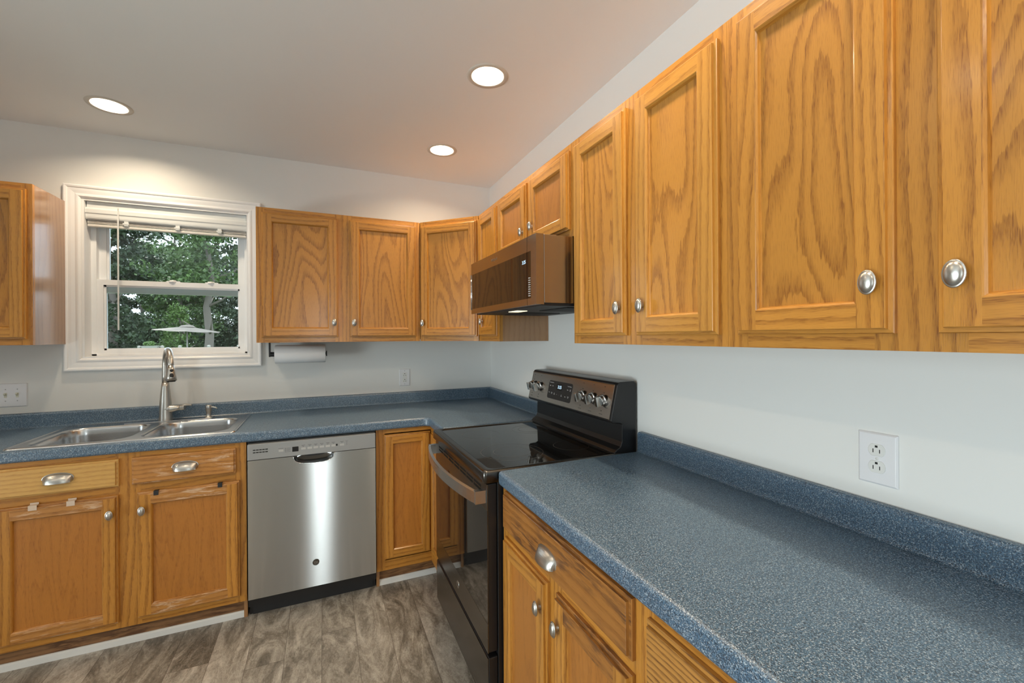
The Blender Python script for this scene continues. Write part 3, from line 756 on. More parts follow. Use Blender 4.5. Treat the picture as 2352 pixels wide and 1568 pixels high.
# right of the range
t = Thing('base_cabinet', 'oak base cabinet right of the range with one wide water-darkened drawer over two doors', 'cabinet', 'R', (2.09, -.3, -DZ), GB)
base_box(t, 1.7265, 2.4475, [(1.7265, 1.775), (2.056, 2.136), (2.410, 2.4475)], RZ)
drawer(t, 1.756, 2.430, .722, .850, -BD, 'oak_worn_dark', (2.083, .776))
add_door(t, 1.754, 2.066, .092, .692, -BD, (2.040, .612), 'oak_panel_c', 'oak')
add_door(t, 2.115, 2.430, .092, .692, -BD, (2.143, .616), 'oak_panel_c', 'oak', rail='oak_worn_dark')
t = Thing('base_cabinet', 'oak base cabinet with a coarse-grained drawer front at the bottom right edge', 'cabinet', 'R', (2.8, -.3, -DZ), GB)
base_box(t, 2.4480, 3.3800, [(2.4480, 2.484), (3.340, 3.380)], [(BB, .105), (.29, .32), (.56, .59), (.832, BT)])
drawer(t, 2.474, 3.360, .600, .838, -BD, 'oak_coarse', (2.92, .73)); drawer(t, 2.474, 3.360, .335, .580, -BD, 'oak_coarse', (2.92, .46)); drawer(t, 2.474, 3.360, .085, .310, -BD, 'oak_coarse', (2.92, .2))
# white shoe moulding on the floor
for k, (a, c) in enumerate(((-3.09, -1.5530), (-.9245, -.578))):
    b = MB(); b.prism([(-.5752, -DZ), (-.5752, .000), (-.580, .000), (-.586, -.006), (-.588, -DZ)], 's', a, c, 'shoe'); structure('baseboard_back' if k == 0 else 'baseboard_corner', b)
b = MB('R'); b.prism([(-.5752, -DZ), (-.5752, .000), (-.580, .000), (-.586, -.006), (-.588, -DZ)], 's', 1.7265, 3.38, 'shoe'); structure('baseboard_right', b)

# ------------------------------------------------------------------ worktops
SX0, SX1, SY0, SY1 = -2.415, -1.625, -.585, -.095    # cut-out for the sink
t = Thing('countertop', 'blue speckled laminate worktop along the back wall, holding the sink', 'countertop', 'B', (-1.5, -.3, .863))
def slab_cells(T, cells, tris, z0, z1):
    bm = bmesh.new(); vc = {}
    def V(x, y, z):
        k = (round(x, 5), round(y, 5), z)
        if k not in vc: vc[k] = bm.verts.new(T(x, y, z))
        return vc[k]
    polys = [[(a, c), (b, c), (b, e), (a, e)] for a, b, c, e in cells] + tris
    ed = {}
    for P in polys:
        bm.faces.new([V(x, y, z1) for x, y in P]); bm.faces.new([V(x, y, z0) for x, y in P[::-1]])
        for i in range(len(P)):
            k = (tuple(round(q, 5) for q in P[i]), tuple(round(q, 5) for q in P[(i + 1) % len(P)]))
            ed[k] = 1
    for (a, b) in ed:
        if (b, a) not in ed: bm.faces.new([V(*a, z0), V(*b, z0), V(*b, z1), V(*a, z1)])
    bmesh.ops.recalc_face_normals(bm, faces=bm.faces)
    bmesh.ops.dissolve_limit(bm, angle_limit=.01, verts=bm.verts, edges=bm.edges)
    return bm
def bm_part(name, bm, base, parent, mat, bevel=0, seg=3, smooth=False):
    for v in bm.verts: v.co -= base
    me = bpy.data.meshes.new(name); bm.to_mesh(me); bm.free(); me.materials.append(M[mat])
    if smooth:
        for p in me.polygons: p.use_smooth = True
    o = bpy.data.objects.new(name, me); COL.objects.link(o); o.parent = parent
    if bevel:
        b = o.modifiers.new('bevel', 'BEVEL'); b.width = bevel; b.segments = seg; b.limit_method = 'ANGLE'; b.angle_limit = math.radians(40)
    return o
CF = -.632
xs = [-3.10, SX0, SX1, -.652, CF, -.001]; cells = []
def cell(a, b, c, e): cells.append((a, b, c, e))
ys = [CF, SY0, SY1, -.001]
for i in range(len(xs) - 1):
    for j in range(len(ys) - 1):
        if xs[i] == SX0 and ys[j] == SY0: continue
        cell(xs[i], xs[i + 1], ys[j], ys[j + 1])
cell(CF, -.001, -.652, CF); cell(CF, -.001, -.9545, -.652)
bm = slab_cells(to_B, cells, [[(-.652, CF), (CF, -.652), (CF, CF)]], .863, .914)
bm_part('worktop', bm, t.base, t.o, 'laminate', .012, 4)
def splash(mb, a, b, T='s'):
    prof = [(-.0015, .9142), (-.034, .9142), (-.028, .9160), (-.0245, .9200), (-.0235, .9260), (-.0235, .9850), (-.0215, .9910), (-.0175, .9940), (-.0015, .9945)]
    mb.prism(prof, 's', a, b, 'laminate')
b = t.mb(); splash(b, -3.10, -.0015); t.part('backsplash', b)
b = MB('R'); splash(b, .026, .9545); b.make('backsplash', t.o, t.base)
t = Thing('countertop', 'blue speckled laminate worktop in the right foreground, beyond the range', 'countertop', 'R', (2.5, -.3, .863))
bm = slab_cells(to_R, [(1.7255, 3.40, CF, -.001)], [], .863, .914)
bm_part('worktop', bm, t.base, t.o, 'laminate', .013, 5)
b = t.mb(); splash(b, 1.738, 3.40)
o = t.part('backsplash', b, bevel=.006, seg=3)

# ------------------------------------------------------------------ sink
t = Thing('double_sink', 'stainless steel double-bowl sink set into the worktop under the window', 'sink', 'B', (-2.02, -.33, .914))
OX0, OX1, OY0, OY1 = -2.445, -1.598, -.612, -.055
RZT = .9195
bowls = [(-2.402, -2.040, -.575, -.165), (-2.004, -1.642, -.575, -.165)]
bm = bmesh.new(); edges = []
def loopv(pts, z):
    vs = [bm.verts.new((x, y, z + DZ)) for x, y in pts]
    for i in range(len(vs)): edges.append(bm.edges.new((vs[i], vs[(i + 1) % len(vs)])))
loopv(rrect(OX0 + .006, OX1 - .006, OY0 + .006, OY1 - .006, .022), RZT)
for a, b_, c, e in bowls: loopv(rrect(a, b_, c, e, .085, 10), RZT)
bmesh.ops.triangle_fill(bm, use_beauty=True, edges=edges)
for f in bm.faces:
    f.normal_update()
    if f.normal.z < 0: f.normal_flip()
bm_part('sink_deck', bm, t.base, t.o, 'sink_steel')
b = t.mb()
L = []
for ins, z in ((0, .9144), (.001, .9185), (.004, .9215), (.008, .9212), (.011, .9195)):
    L.append([(x, y, z) for x, y in rrect(OX0 + ins, OX1 - ins, OY0 + ins, OY1 - ins, .026)])
b.loops(L, 'sink_steel'); t.part('rim', b)
for a, b_, c, e in bowls:
    b = t.mb(); L = []
    for ins, z, r in ((-.003, .9197, .088), (0, .9195, .085), (.004, .917, .083), (.007, .910, .081), (.010, .880, .078), (.016, .775, .075), (.024, .745, .070), (.045, .732, .055), (.09, .728, .04), (.15, .7265, .02)):
        L.append([(x, y, z) for x, y in rrect(a + ins, b_ - ins, c + ins, e - ins, r, 10)])
    b.loops(L, 'sink_steel', cap1=True); bowl = t.part('bowl', b)
    k = t.mb(); k.lathe([(.042, .0), (.040, .003), (.030, .0015), (.026, -.004), (.001, -.005)], ((a + b_) / 2, (c + e) / 2, .7275), 'z', 'chrome', 28); t.part('drain', k, parent=bowl)
b = t.mb()                                             # deck plate behind the bowls
b.box(-2.19, -1.79, -.143, -.062, .9195, .9225, 'sink_steel'); t.part('deck_plate', b, bevel=.0014)

# faucet, turned towards the right-hand bowl
fx, fy = -2.018, -.100
t = Thing('kitchen_faucet', 'brushed nickel pull-down faucet arching over the sink', 'faucet', 'B', (fx, fy, .9225))
b = t.mb()
b.lathe([(.0320, 0), (.0325, .006), (.0310, .014), (.0300, .05), (.0275, .10), (.0235, .15), (.0195, .19), (.0175, .212)], (fx, fy, .9225), 'z', 'nickel', 32, cap1=True); t.part('body', b)
dirv = Vector((.078, -.186)).normalized(); R_ = .088
pts = [(fx, fy, 1.130), (fx, fy, 1.18), (fx, fy, 1.228)]
for k in range(1, 17):
    a = PI * k / 16 * .985
    r = R_ * (1 - math.cos(a)); pts.append((fx + dirv.x * r, fy + dirv.y * r, 1.228 + R_ * math.sin(a) * 1.08))
b = t.mb(); b.tube(pts, [.0168, .0160, .0152] + [.0148] * 12 + [.0142] * 4, 'nickel', 20); t.part('spout', b)
ex, ey = fx + dirv.x * 2 * R_, fy + dirv.y * 2 * R_
b = t.mb(); hp = [(ex - dirv.x * .001, ey - dirv.y * .001, 1.240), (ex + dirv.x * .003, ey + dirv.y * .003, 1.215), (ex + dirv.x * .008, ey + dirv.y * .008, 1.180), (ex + dirv.x * .011, ey + dirv.y * .011, 1.158)]
b.tube(hp, [.0150, .0175, .0225, .0245], 'nickel', 24); head = t.part('spray_head', b)
b = t.mb(); b.lathe([(.0205, 0), (.018, .006), (.004, .007), (.001, .007)], (hp[3][0], hp[3][1], 1.159), '-z', 'black_matte', 20); t.part('nozzle', b, parent=head)
tn = Vector((math.sin(.27), -math.cos(.27)))          # buttons face the camera side
for zz, hh, ww in ((1.214, .0065, .0065), (1.186, .0115, .0075)):
    b = t.mb(); cxx, cyy = hp[1][0] + .003, hp[1][1] - .003
    rr = .0185 if zz > 1.2 else .0225
    c = Vector((cxx + tn.x * rr * .96, cyy + tn.y * rr * .96, zz))
    L = []
    for q, (sc_, dd) in enumerate(((1.25, -.003), (1.2, .0008), (1.0, .0022), (.6, .0030))):
        L.append([(c.x + tn.x * dd + math.cos(a_) * ww * sc_ * -tn.y, c.y + tn.y * dd + math.cos(a_) * ww * sc_ * tn.x, c.z + math.sin(a_) * hh * sc_) for a_ in [2 * PI * i / 20 for i in range(20)]])
    b.loops(L, 'black_matte', cap1=True); t.part('button', b, parent=head)
b = t.mb(); b.tube([(fx + .006, fy, .985), (fx + .030, fy - .004, .985), (fx + .052, fy - .006, .988), (fx + .070, fy - .008, .990)], [.030, .0215, .0160, .0155], 'nickel', 24); arm = t.part('valve_arm', b)
b = t.mb(); b.tube([(fx + .0705, fy - .008, .990), (fx + .092, fy - .010, .991)], .0158, 'nickel', 24)
b.tube([(fx + .082, fy - .010, 1.000), (fx + .100, fy - .016, 1.004), (fx + .128, fy - .022, 1.002)], [.009, .007, .005], 'nickel', 12); t.part('lever', b, parent=arm, weld=False)
# soap pump
t = Thing('soap_dispenser', 'small brushed nickel soap pump on the sink deck right of the faucet', 'soap dispenser', 'B', (-1.812, -.108, .9225))
b = t.mb(); b.lathe([(.019, 0), (.019, .003), (.014, .006), (.0120, .010), (.0120, .034), (.0150, .036), (.0155, .068), (.0140, .071), (.001, .072)], (-1.812, -.108, .9225), 'z', 'nickel', 28); t.part('body', b)
b = t.mb(); b.tube([(-1.806, -.110, .982), (-1.790, -.118, .982), (-1.772, -.126, .978), (-1.768, -.128, .973)], [.0055, .005, .0045, .004], 'nickel', 12); t.part('nozzle', b)

# ------------------------------------------------------------------ dishwasher
t = Thing('dishwasher', 'brushed stainless steel dishwasher with pocket handle under the back worktop', 'dishwasher', 'B', (-1.237, -.3, -DZ))
s0, s1 = -1.5425, -.9315
b = t.mb(); b.box(-1.548, -.928, -.02, -.600, .02, .858, 'black'); t.part('tub', b)
b = t.mb(); b.box(-1.545, -.930, -.555, -.575, -DZ, .070, 'black_matte'); b.box(-1.530, -.945, -.575, -.583, -DZ + .002, .045, 'black_matte'); t.part('toe_panel', b, weld=False, bevel=.001)
hx0, hx1, hz = -1.338, -1.142, .728
b = t.mb(); ZP = .772
out = [(s0, .078), (s1, .078), (s1, ZP), (hx1, ZP)]
arc = []
for k in range(1, 24):
    a = PI * k / 24; cc, ss = math.cos(a), math.sin(a)
    arc.append(((hx0 + hx1) / 2 + (hx1 - hx0) / 2 * (abs(cc) ** .75) * (1 if cc > 0 else -1), ZP - (ZP - hz) * ss ** .75))
out += arc + [(hx0, ZP), (s0, ZP)]
b.prism(out, 'd', -.645, -.602, 'steel', g='s'); panel = t.part('door_panel', b)
b = t.mb(); rim3 = [(hx1, ZP)] + arc + [(hx0, ZP)]
L = [[(x, -.6455, z) for x, z in rim3], [(x * .96 + (hx0 + hx1) / 2 * .04, -.636, z * .9 + ZP * .1) for x, z in rim3], [(x * .85 + (hx0 + hx1) / 2 * .15, -.618, z * .7 + ZP * .3) for x, z in rim3], [(x * .6 + (hx0 + hx1) / 2 * .4, -.606, z * .3 + ZP * .7) for x, z in rim3]]
b.loops(L, 'chrome', closed=False)
b.face([q for q in L[-1]], 'black_matte'); t.part('pocket_handle', b, parent=panel, weld=False)
b = t.mb(); b.tube([(x, -.6460, z) for x, z in rim3], .0018, 'chrome', 8); t.part('handle_rim', b, parent=panel)
b = t.mb(); b.box(s0, s1, -.6465, -.602, .7745, .853, 'dw_plastic'); ctl = t.part('control_panel', b, bevel=.0015)
fd = -.6467
b = t.mb()
for r in range(2):
    for c in range(5): b.box(s0 + .024 + c * .0135, s0 + .0355 + c * .0135, fd - .0001, fd + .001, .8215 - r * .0125, .8265 - r * .0125, 'slot')
t.part('vent', b, parent=ctl, weld=False)
b = t.mb()
bx = [-1.405, -1.302, -1.272, -1.243, -1.214, -1.185, -1.157, -1.115]
b.box(-1.441, -1.070, fd - .0004, fd, .7765, .8395, 'dw_plastic'); t.part('button_overlay', b, parent=ctl)
for x in bx: b = t.mb(); b.box(x, x + .0215, fd - .0012, fd, .8035, .8145, 'dw_button'); t.part('button', b, parent=ctl, bevel=.0004)
b = t.mb(); b.box(-1.343, -1.314, fd - .0010, fd, .7975, .8225, 'slot'); t.part('display', b, parent=ctl); b = t.mb(); b.box(-1.134, -1.126, fd - .0010, fd, .806, .816, 'slot'); t.part('indicator', b, parent=ctl)
b = t.mb()
for x in bx[1:]: b.box(x + .002, x + .019, fd - .0007, fd, .8255, .8268, 'ink'); b.box(x + .007, x + .014, fd - .0007, fd, .8195, .8210, 'ink')
for k in range(4): b.box(-1.376, -1.371, fd - .0007, fd, .8175 - k * .006, .8190 - k * .006, 'ink'); b.box(-1.369, -1.350, fd - .0007, fd, .8177 - k * .006, .8187 - k * .006, 'ink')
b.box(-1.406, -1.384, fd - .0007, fd, .8195, .8205, 'ink'); b.box(-1.086, -1.074, fd - .0007, fd, .8255, .8265, 'ink')
for k in range(3): b.box(-1.083, -1.077, fd - .0007, fd, .8195 - k * .006, .8205 - k * .006, 'ink')
t.part('printed_marks', b, parent=ctl, weld=False)['kind'] = 'stuff'
b = t.mb(); b.lathe([(.0165, 0), (.0165, .001), (.0150, .0018), (.0135, .0014), (.0005, .0014)], (-1.235, -.645, .204), '-d', 'slate', 32); t.part('badge', b, parent=panel)
text('GE', None, panel, t.base, -1.235, -.6468, .204, .017, 'nickel')

# ------------------------------------------------------------------ range
t = Thing('electric_range', 'black and slate freestanding electric range with smooth glass cooktop', 'range', 'R', (1.337, -.33, -DZ))
r0_, r1_ = .9585, 1.7165
b = t.mb(); b.box(r0_ + .004, r1_ - .004, -.03, -.628, .012, .874, 'black'); body = t.part('body', b, bevel=.003)
for s in (r0_ + .05, r1_ - .05):
    for d in (-.10, -.56):
        b = t.mb(); b.lathe([(.018, -DZ), (.018, -DZ + .01), (.010, -DZ + .012), (.010, .014)], (s, d, 0), 'z', 'rubber', 16, cap0=True); t.part('foot', b)
# cooktop frame
b = t.mb()
ct = [(r0_ - .002, r1_ + .002, -.683, -.075)]
a, c, e, g = r0_ - .002, r1_ + .002, -.683, -.070
gl = (a + .028, c - .028, e + .036, g - .030)
L = []
for ins, z in ((.004, .868), (.0, .872), (.0, .905), (.002, .9105), (.006, .9130), (.012, .9130)): L.append([(x, y, z) for x, y in rrect(a + ins, c - ins, e + ins, g - ins, .014, 5)])
for ins, z in ((-.010, .9125), (-.003, .9105), (.0, .9085), (.003, .9080)): L.append([(x, y, z) for x, y in rrect(gl[0] + ins, gl[1] - ins, gl[2] + ins, gl[3] - ins, .034 - max(ins, 0), 5)])
b.loops(L, 'frame_dark'); b.box(a + .01, c - .01, e + .01, g, .868, .900, 'black', keep=False); t.part('cooktop_frame', b)
b = t.mb(); q = [(x, y, .9088) for x, y in rrect(*gl, .032, 8)]; b.face(q, 'black_glass'); glass = t.part('cooktop_glass', b)
def annulus(mb, s, d, r, wd, z=.9091, n=56, a0=0.0, a1=2 * PI):
    P = [(s + rr * math.cos(a0 + (a1 - a0) * k / n), d + rr * math.sin(a0 + (a1 - a0) * k / n), z) for rr in (r, r - wd) for k in range(n + 1)]
    for k in range(n): mb.face([P[k], P[k + 1], P[n + 1 + k + 1], P[n + 1 + k]], 'burner')
for s, d, rs in ((1.505, -.480, (.130, .078)), (1.150, -.490, (.092,)), (1.520, -.205, (.078,)), (1.150, -.225, (.092, .06))):
    for r in rs: b = t.mb(); annulus(b, s, d, r, .0016); t.part('burner_ring', b, parent=glass)
# back guard
b = t.mb()
prof = [(-.012, .878), (-.118, .878), (-.122, .914), (-.112, .924), (-.092, .936), (-.084, .955), (-.082, 1.026), (-.095, 1.032), (-.130, 1.034), (-.138, 1.042), (-.137, 1.052), (-.106, 1.186), (-.098, 1.196), (-.085, 1.199), (-.022, 1.199), (-.012, 1.190)]
b.prism(prof, 's', r0_, r1_, 'black'); bgd = t.part('backguard', b, bevel=.0025)
b = t.mb()     # metal fascia
def fas(s, w, o):  # point on the sloping face: w 0..1 bottom to top, o outwards
    d = -.1385 + (.1385 - .1075) * w; z = 1.047 + (1.188 - 1.047) * w
    return (s, d - o, z - o * .22)
sa, sb = r0_ + .008, r1_ - .010
F4 = lambda s0_, s1_, w0, w1, o: [fas(s0_, w0, o), fas(s1_, w0, o), fas(s1_, w1, o), fas(s0_, w1, o)]
L = [F4(sa, sb, 0.0, 1.0, .0002), F4(sa, sb, 0.0, 1.0, .0016), F4(sa + .003, sb - .003, .02, .98, .0026)]
b.loops(L, 'bronze_steel', smooth=False, cap1=True); fascia = t.part('control_fascia', b)
b = t.mb()
dsp = [(s_, w_) for s_, w_ in rrect(1.163, 1.405, .20, .83, .001, 1)]
def rr_f(s0_, s1_, w0, w1, r, o):
    out_ = []
    for x, y in rrect(s0_, s1_, 0, (w1 - w0) * .145, r, 5): out_.append(fas(x, w0 + y / .145, o))
    return out_
b.loops([rr_f(1.1735, 1.3985, .17, .80, .012, .002), rr_f(1.1735, 1.3985, .17, .80, .012, .0038)], 'black_matte', cap1=True); scr = t.part('display_panel', b, parent=fascia)
tl = -math.atan2(.031, .141)
def ftext(body, s, w, size, mat, parent, o=.0042):
    p = fas(s, w, o); return text(body, None, parent, t.base, p[0], p[1], p[2], size, mat, tilt=tl, frame='R')
b = t.mb(); b.face(F4(1.256, 1.310, .50, .72, .0040), 'slot'); t.part('clock_window', b, parent=fascia)
ftext('3:25', 1.284, .61, .022, 'led', fascia, .0043)
for s_, w_, tx, sz in ((1.200, .735, 'Cooking Options', .0062), (1.192, .62, 'Bake', .0055), (1.216, .62, 'Broil', .0055), (1.374, .70, 'Food Settings', .0062),
                       (1.362, .58, 'Timer', .0055), (1.385, .58, 'Oven\nLight', .0048), (1.190, .38, 'Warm', .0052), (1.216, .37, 'Steam\nClean', .0050), (1.242, .36, 'Self\nClean', .0050),
                       (1.266, .35, '+', .0080), (1.288, .35, '-', .0080), (1.312, .35, 'Set\nClock', .0052), (1.348, .34, 'Start', .0055), (1.374, .34, 'Cancel\nOff', .0055)):
    ftext(tx, s_, w_, sz, 'ink_white', fascia)
b = t.mb()
for s_ in (1.0, 1.075, 1.485, 1.565, 1.645):
    for w_, dw in ((.90, .02), (.72, .02), (.20, .02)): b.face(F4(s_ - .003, s_ + .003, w_ - .012, w_ + .012, .0029), 'ink')
    b.face(F4(s_ - .012, s_ + .012, .10, .112, .0029), 'ink')
t.part('printed_marks', b, parent=fascia, weld=False)['kind'] = 'stuff'
nrm = Vector((0, -math.cos(tl), math.sin(tl)))
def range_knob(s):
    c = Vector(fas(s, .52, .0027)); ax = Vector((0, -.977, -.21)); ax.normalize()
    x = Vector((1, 0, 0)); y = ax.cross(x)
    b = t.mb(); L = []
    for r, h in ((.0245, 0), (.0245, .006), (.0225, .008), (.0220, .018), (.0205, .021), (.0195, .0215)):
        L.append([tuple(c + (x * math.cos(2 * PI * k / 32) - y * math.sin(2 * PI * k / 32)) * r * 1 + ax * h) for k in range(32)][::-1])
    L = [l[::-1] for l in L]
    b.loops(L, 'handle_steel', cap1=True)
    # finger grip
    g = []
    for (hw, hh, h) in ((.0090, .0205, .020), (.0085, .0200, .038), (.0070, .0185, .0400)):
        g.append([tuple(c + x * px * hw + y * py * hh + ax * h) for px, py in ((-1, -1), (-1, 1), (1, 1), (1, -1))])
    b.loops(g, 'knob_steel', smooth=False, cap1=True)
    k = t.part('knob', b, parent=fascia, weld=False)
for s in (1.004, 1.075, 1.490, 1.568, 1.648): range_knob(s)
# oven door
b = t.mb(); zb, zt = .268, .864; DF = -.668
b.box(r0_ + .006, r1_ - .006, -.630, DF + .004, zb, zt, 'black'); door = t.part('oven_door', b, bevel=.003)
b = t.mb()
b.box(r0_ + .004, r1_ - .004, DF + .004, DF, zb, .372, 'slate', 's'); t.part('lower_trim', b, parent=door, bevel=.001)
b = t.mb(); b.box(r0_ + .004, r1_ - .004, DF + .004, DF, .772, zt, 'slate', 's'); t.part('upper_trim', b, parent=door, bevel=.001)
b = t.mb(); b.box(r0_ + .004, r1_ - .004, DF + .0045, DF + .0005, .372, .772, 'oven_glass'); t.part('oven_window', b, parent=door)
b = t.mb()
for c in range(7):
    for r in range(2):
        s_ = r0_ + .070 + c * .090; b.box(s_, s_ + .080, DF - .0003, DF + .002, .836 - r * .014, .845 - r * .014, 'slot')
t.part('vent', b, parent=door, weld=False)
b = t.mb(); n = 24; L = []
ha, hb = r0_ + .014, r1_ - .012
for k in range(n + 1):
    q = k / n; s_ = ha + (hb - ha) * q; dd = -.706 - .046 * math.sin(PI * q) ** .8
    L.append([(s_, dd, .800), (s_, dd + .012, .798), (s_, dd + .012, .842), (s_, dd, .840)])
b.loops(L, 'handle_steel', smooth=False)
for s_, e_ in ((ha - .0005, ha + .020), (hb - .020, hb + .0005)): b.box(s_, e_, DF + .001, -.7085, .7975, .8425, 'handle_steel')
t.part('handle', b, parent=door, weld=False)
b = t.mb(); b.lathe([(.0155, 0), (.0155, .0008), (.0140, .0014), (.0125, .0011), (.0005, .0011)], (1.345, DF, .320), '-d', 'handle_steel', 32); bad = t.part('badge', b, parent=door)
text('GE', None, door, t.base, 1.345, DF - .0013, .320, .016, 'slate', frame='R')
b = t.mb(); b.box(r0_ + .005, r1_ - .005, -.630, DF + .004, .052, .250, 'black'); sd = t.part('storage_drawer', b, bevel=.003)
b = t.mb(); b.box(r0_ + .007, r1_ - .007, DF + .004, DF + .001, .055, .247, 'slate', 's'); t.part('drawer_face', b, parent=sd, bevel=.001)

# ------------------------------------------------------------------ microwave
t = Thing('over_range_microwave', 'stainless over-the-range microwave with dark glass door above the range', 'microwave', 'R', (1.33, -.23, 1.505))
m0, m1, mz0, mz1 = .9485, 1.7125, 1.506, 1.7705
b = t.mb(); b.box(m0 + .002, m1 - .001, -.004, -.434, mz0 + .006, mz1 - .001, 'bronze_steel'); t.part('housing', b, bevel=.0015)
b = t.mb(); b.box(m0 + .010, m1 - .010, -.02, -.440, mz0 - .004, mz0 + .007, 'black_matte')
b.box(m0 + .06, m0 + .30, -.10, -.30, mz0 - .007, mz0 - .003, 'slot'); b.box(m1 - .30, m1 - .06, -.10, -.30, mz0 - .007, mz0 - .003, 'slot'); und = t.part('underside', b, weld=False)
b = t.mb(); b.box(1.28, 1.38, -.345, -.395, mz0 - .0065, mz0 - .0035, 'hood_glow'); t.part('lamp_lens', b, parent=und)
b = t.mb(); MF = -.468
b.box(m0, 1.634, -.4355, MF, 1.712, mz1, 'bronze_steel', 's'); b.box(m0, 1.634, -.4355, MF, mz0, 1.532, 'bronze_steel', 's'); b.box(m0, m0 + .020, -.4355, MF, 1.532, 1.712, 'bronze_steel')
b.box(m0 + .020, 1.634, -.4355, MF + .002, 1.532, 1.712, 'black'); md = t.part('door', b, weld=False, bevel=.0012)
b = t.mb(); b.box(m0 + .020, 1.634, MF + .0015, MF - .0006, 1.532, 1.712, 'oven_glass'); t.part('door_glass', b, parent=md)
b = t.mb(); b.tube([(m0 + .0025, MF - .001, 1.528), (m0 + .0025, MF - .001, 1.62), (m0 + .0025, MF - .001, 1.712)], .0028, 'chrome', 10); t.part('edge_strip', b, parent=md)
b = t.mb(); b.box(1.6365, m1, -.4355, MF, 1.712, mz1, 'bronze_steel', 's'); b.box(1.6365, m1, -.4355, MF, mz0, 1.532, 'bronze_steel', 's'); b.box(1.668, m1, -.4355, MF, 1.532, 1.712, 'bronze_steel'); b.box(1.6365, 1.668, -.4355, MF, 1.532, 1.712, 'oven_glass')
cp = t.part('control_column', b, weld=False, bevel=.0012)
text('Whirlpool', None, md, t.base, 1.285, MF - .0006, 1.7415, .017, 'nickel', frame='R')
text('3:25', None, md, t.base, 1.608, MF - .0012, 1.676, .020, 'led', frame='R')
b = t.mb()
for k in range(9): b.box(1.647, 1.655, MF - .0006, MF, 1.540 + k * .0085, 1.544 + k * .0085, 'ink_white'); b.box(1.658, 1.664, MF - .0006, MF, 1.540 + k * .0085, 1.543 + k * .0085, 'ink_white')
t.part('keypad', b, parent=cp, weld=False)['kind'] = 'stuff'

# ------------------------------------------------------------------ paper towel under the cabinet
t = Thing('paper_towel_holder', 'black paper towel holder screwed under the back wall cabinet', 'towel holder', 'B', (-1.34, -.15, ZU0))
b = t.mb(); b.box(-1.496, -1.488, -.165, -.135, 1.270, ZU0 + .0005, 'black_matte'); b.box(-1.496, -1.440, -.165, -.135, ZU0 - .003, ZU0 + .0005, 'black_matte'); t.part('bracket', b, weld=False, bevel=.001)
b = t.mb(); b.tube([(-1.492, -.15, 1.285), (-1.174, -.15, 1.285)], .008, 'black_matte', 16); b.lathe([(.014, 0), (.014, .026)], (-1.490, -.15, 1.285), 's', 'black_matte', 20, cap1=True, cap0=True); b.lathe([(.017, 0), (.017, .006)], (-1.178, -.15, 1.285), 's', 'black_matte', 20, cap1=True, cap0=True); t.part('rod', b, weld=False)
t = Thing('paper_towel_roll', 'half-used white paper towel roll on its holder under the wall cabinet', 'paper towels', 'B', (-1.322, -.15, 1.285 - .056))
b = t.mb(); b.lathe([(.0085, .001), (.020, 0), (.0545, 0), (.0558, .002), (.0560, .140), (.0558, .280), (.0545, .282), (.020, .282), (.0085, .281)], (-1.463, -.15, 1.285), 's', 'paper', 56); rl = t.part('paper', b)
b = t.mb(); b.lathe([(.0215, -.0004), (.0195, -.0006), (.0195, .0), (.0215, .0)], (-1.463, -.15, 1.285), 's', 'tape', 32); t.part('cardboard_core', b)

# ------------------------------------------------------------------ plates on the walls
def plate(t, s0, s1, z0, z1, mat='plastic'):
    b = t.mb(); L = []
    for ins, e in ((0, .0005), (0, .0020), (.0035, .0055), (.0045, .0058)): L.append([(s0 + ins, -e, z0 + ins), (s1 - ins, -e, z0 + ins), (s1 - ins, -e, z1 - ins), (s0 + ins, -e, z1 - ins)])
    b.loops(L, mat, smooth=False, cap1=True); return t.part('wall_plate', b)
t = Thing('duplex_outlet', 'white duplex outlet with oversized plate on the right wall above the near worktop', 'outlet', 'R', (2.557, -.003, 1.095))
pl = plate(t, 2.517, 2.596, 1.0345, 1.1555)
for cz in (1.1150, 1.0760):
    b = t.mb(); pts = []
    for k in range(40):
        a = 2 * PI * k / 40; x, z = .0172 * math.cos(a), .0172 * math.sin(a); z = max(-.0140, min(.0140, z)); pts.append((x, z))
    L = [[(2.5565 + x * q, -e, cz + z * q) for x, z in pts] for q, e in ((1, .0050), (1, .0072), (.96, .0078))]
    b.loops(L, 'ivory', smooth=False, cap1=True); rc = t.part('receptacle', b, parent=pl)
    b = t.mb(); b.box(2.5565 - .0078, 2.5565 - .0060, -.0076, -.0080, cz - .0062, cz + .0028, 'slot'); b.box(2.5565 + .0052, 2.5565 + .0070, -.0076, -.0080, cz - .0062, cz + .0024, 'slot')
    b.box(2.5565 - .0032, 2.5565 + .0022, -.0076, -.0080, cz + .0062, cz + .0112, 'slot'); t.part('slots', b, parent=pl, weld=False)
b = t.mb(); b.lathe([(.0036, 0), (.0034, .0008), (.0005, .0010)], (2.5565, -.0058, 1.0955), '-d', 'ivory', 18); t.part('screw', b, parent=pl)
t = Thing('gfci_outlet', 'white safety outlet on the back wall between paper towels and corner', 'outlet', 'B', (-.660, -.003, 1.095))
pl = plate(t, -.698, -.622, 1.036, 1.157)
b = t.mb(); b.box(-.6765, -.6435, -.0050, -.0072, 1.062, 1.130, 'ivory'); rc = t.part('receptacle', b, parent=pl, bevel=.0008)
b = t.mb()
for cz in (1.1220, 1.0800):
    b.box(-.6625, -.6575, -.0070, -.0076, cz - .001, cz + .0042, 'slot'); b.box(-.6685, -.6665, -.0070, -.0076, cz - .014, cz - .0068, 'slot'); b.box(-.6545, -.6520, -.0070, -.0076, cz - .014, cz - .0068, 'slot')
t.part('slots', b, parent=pl, weld=False)
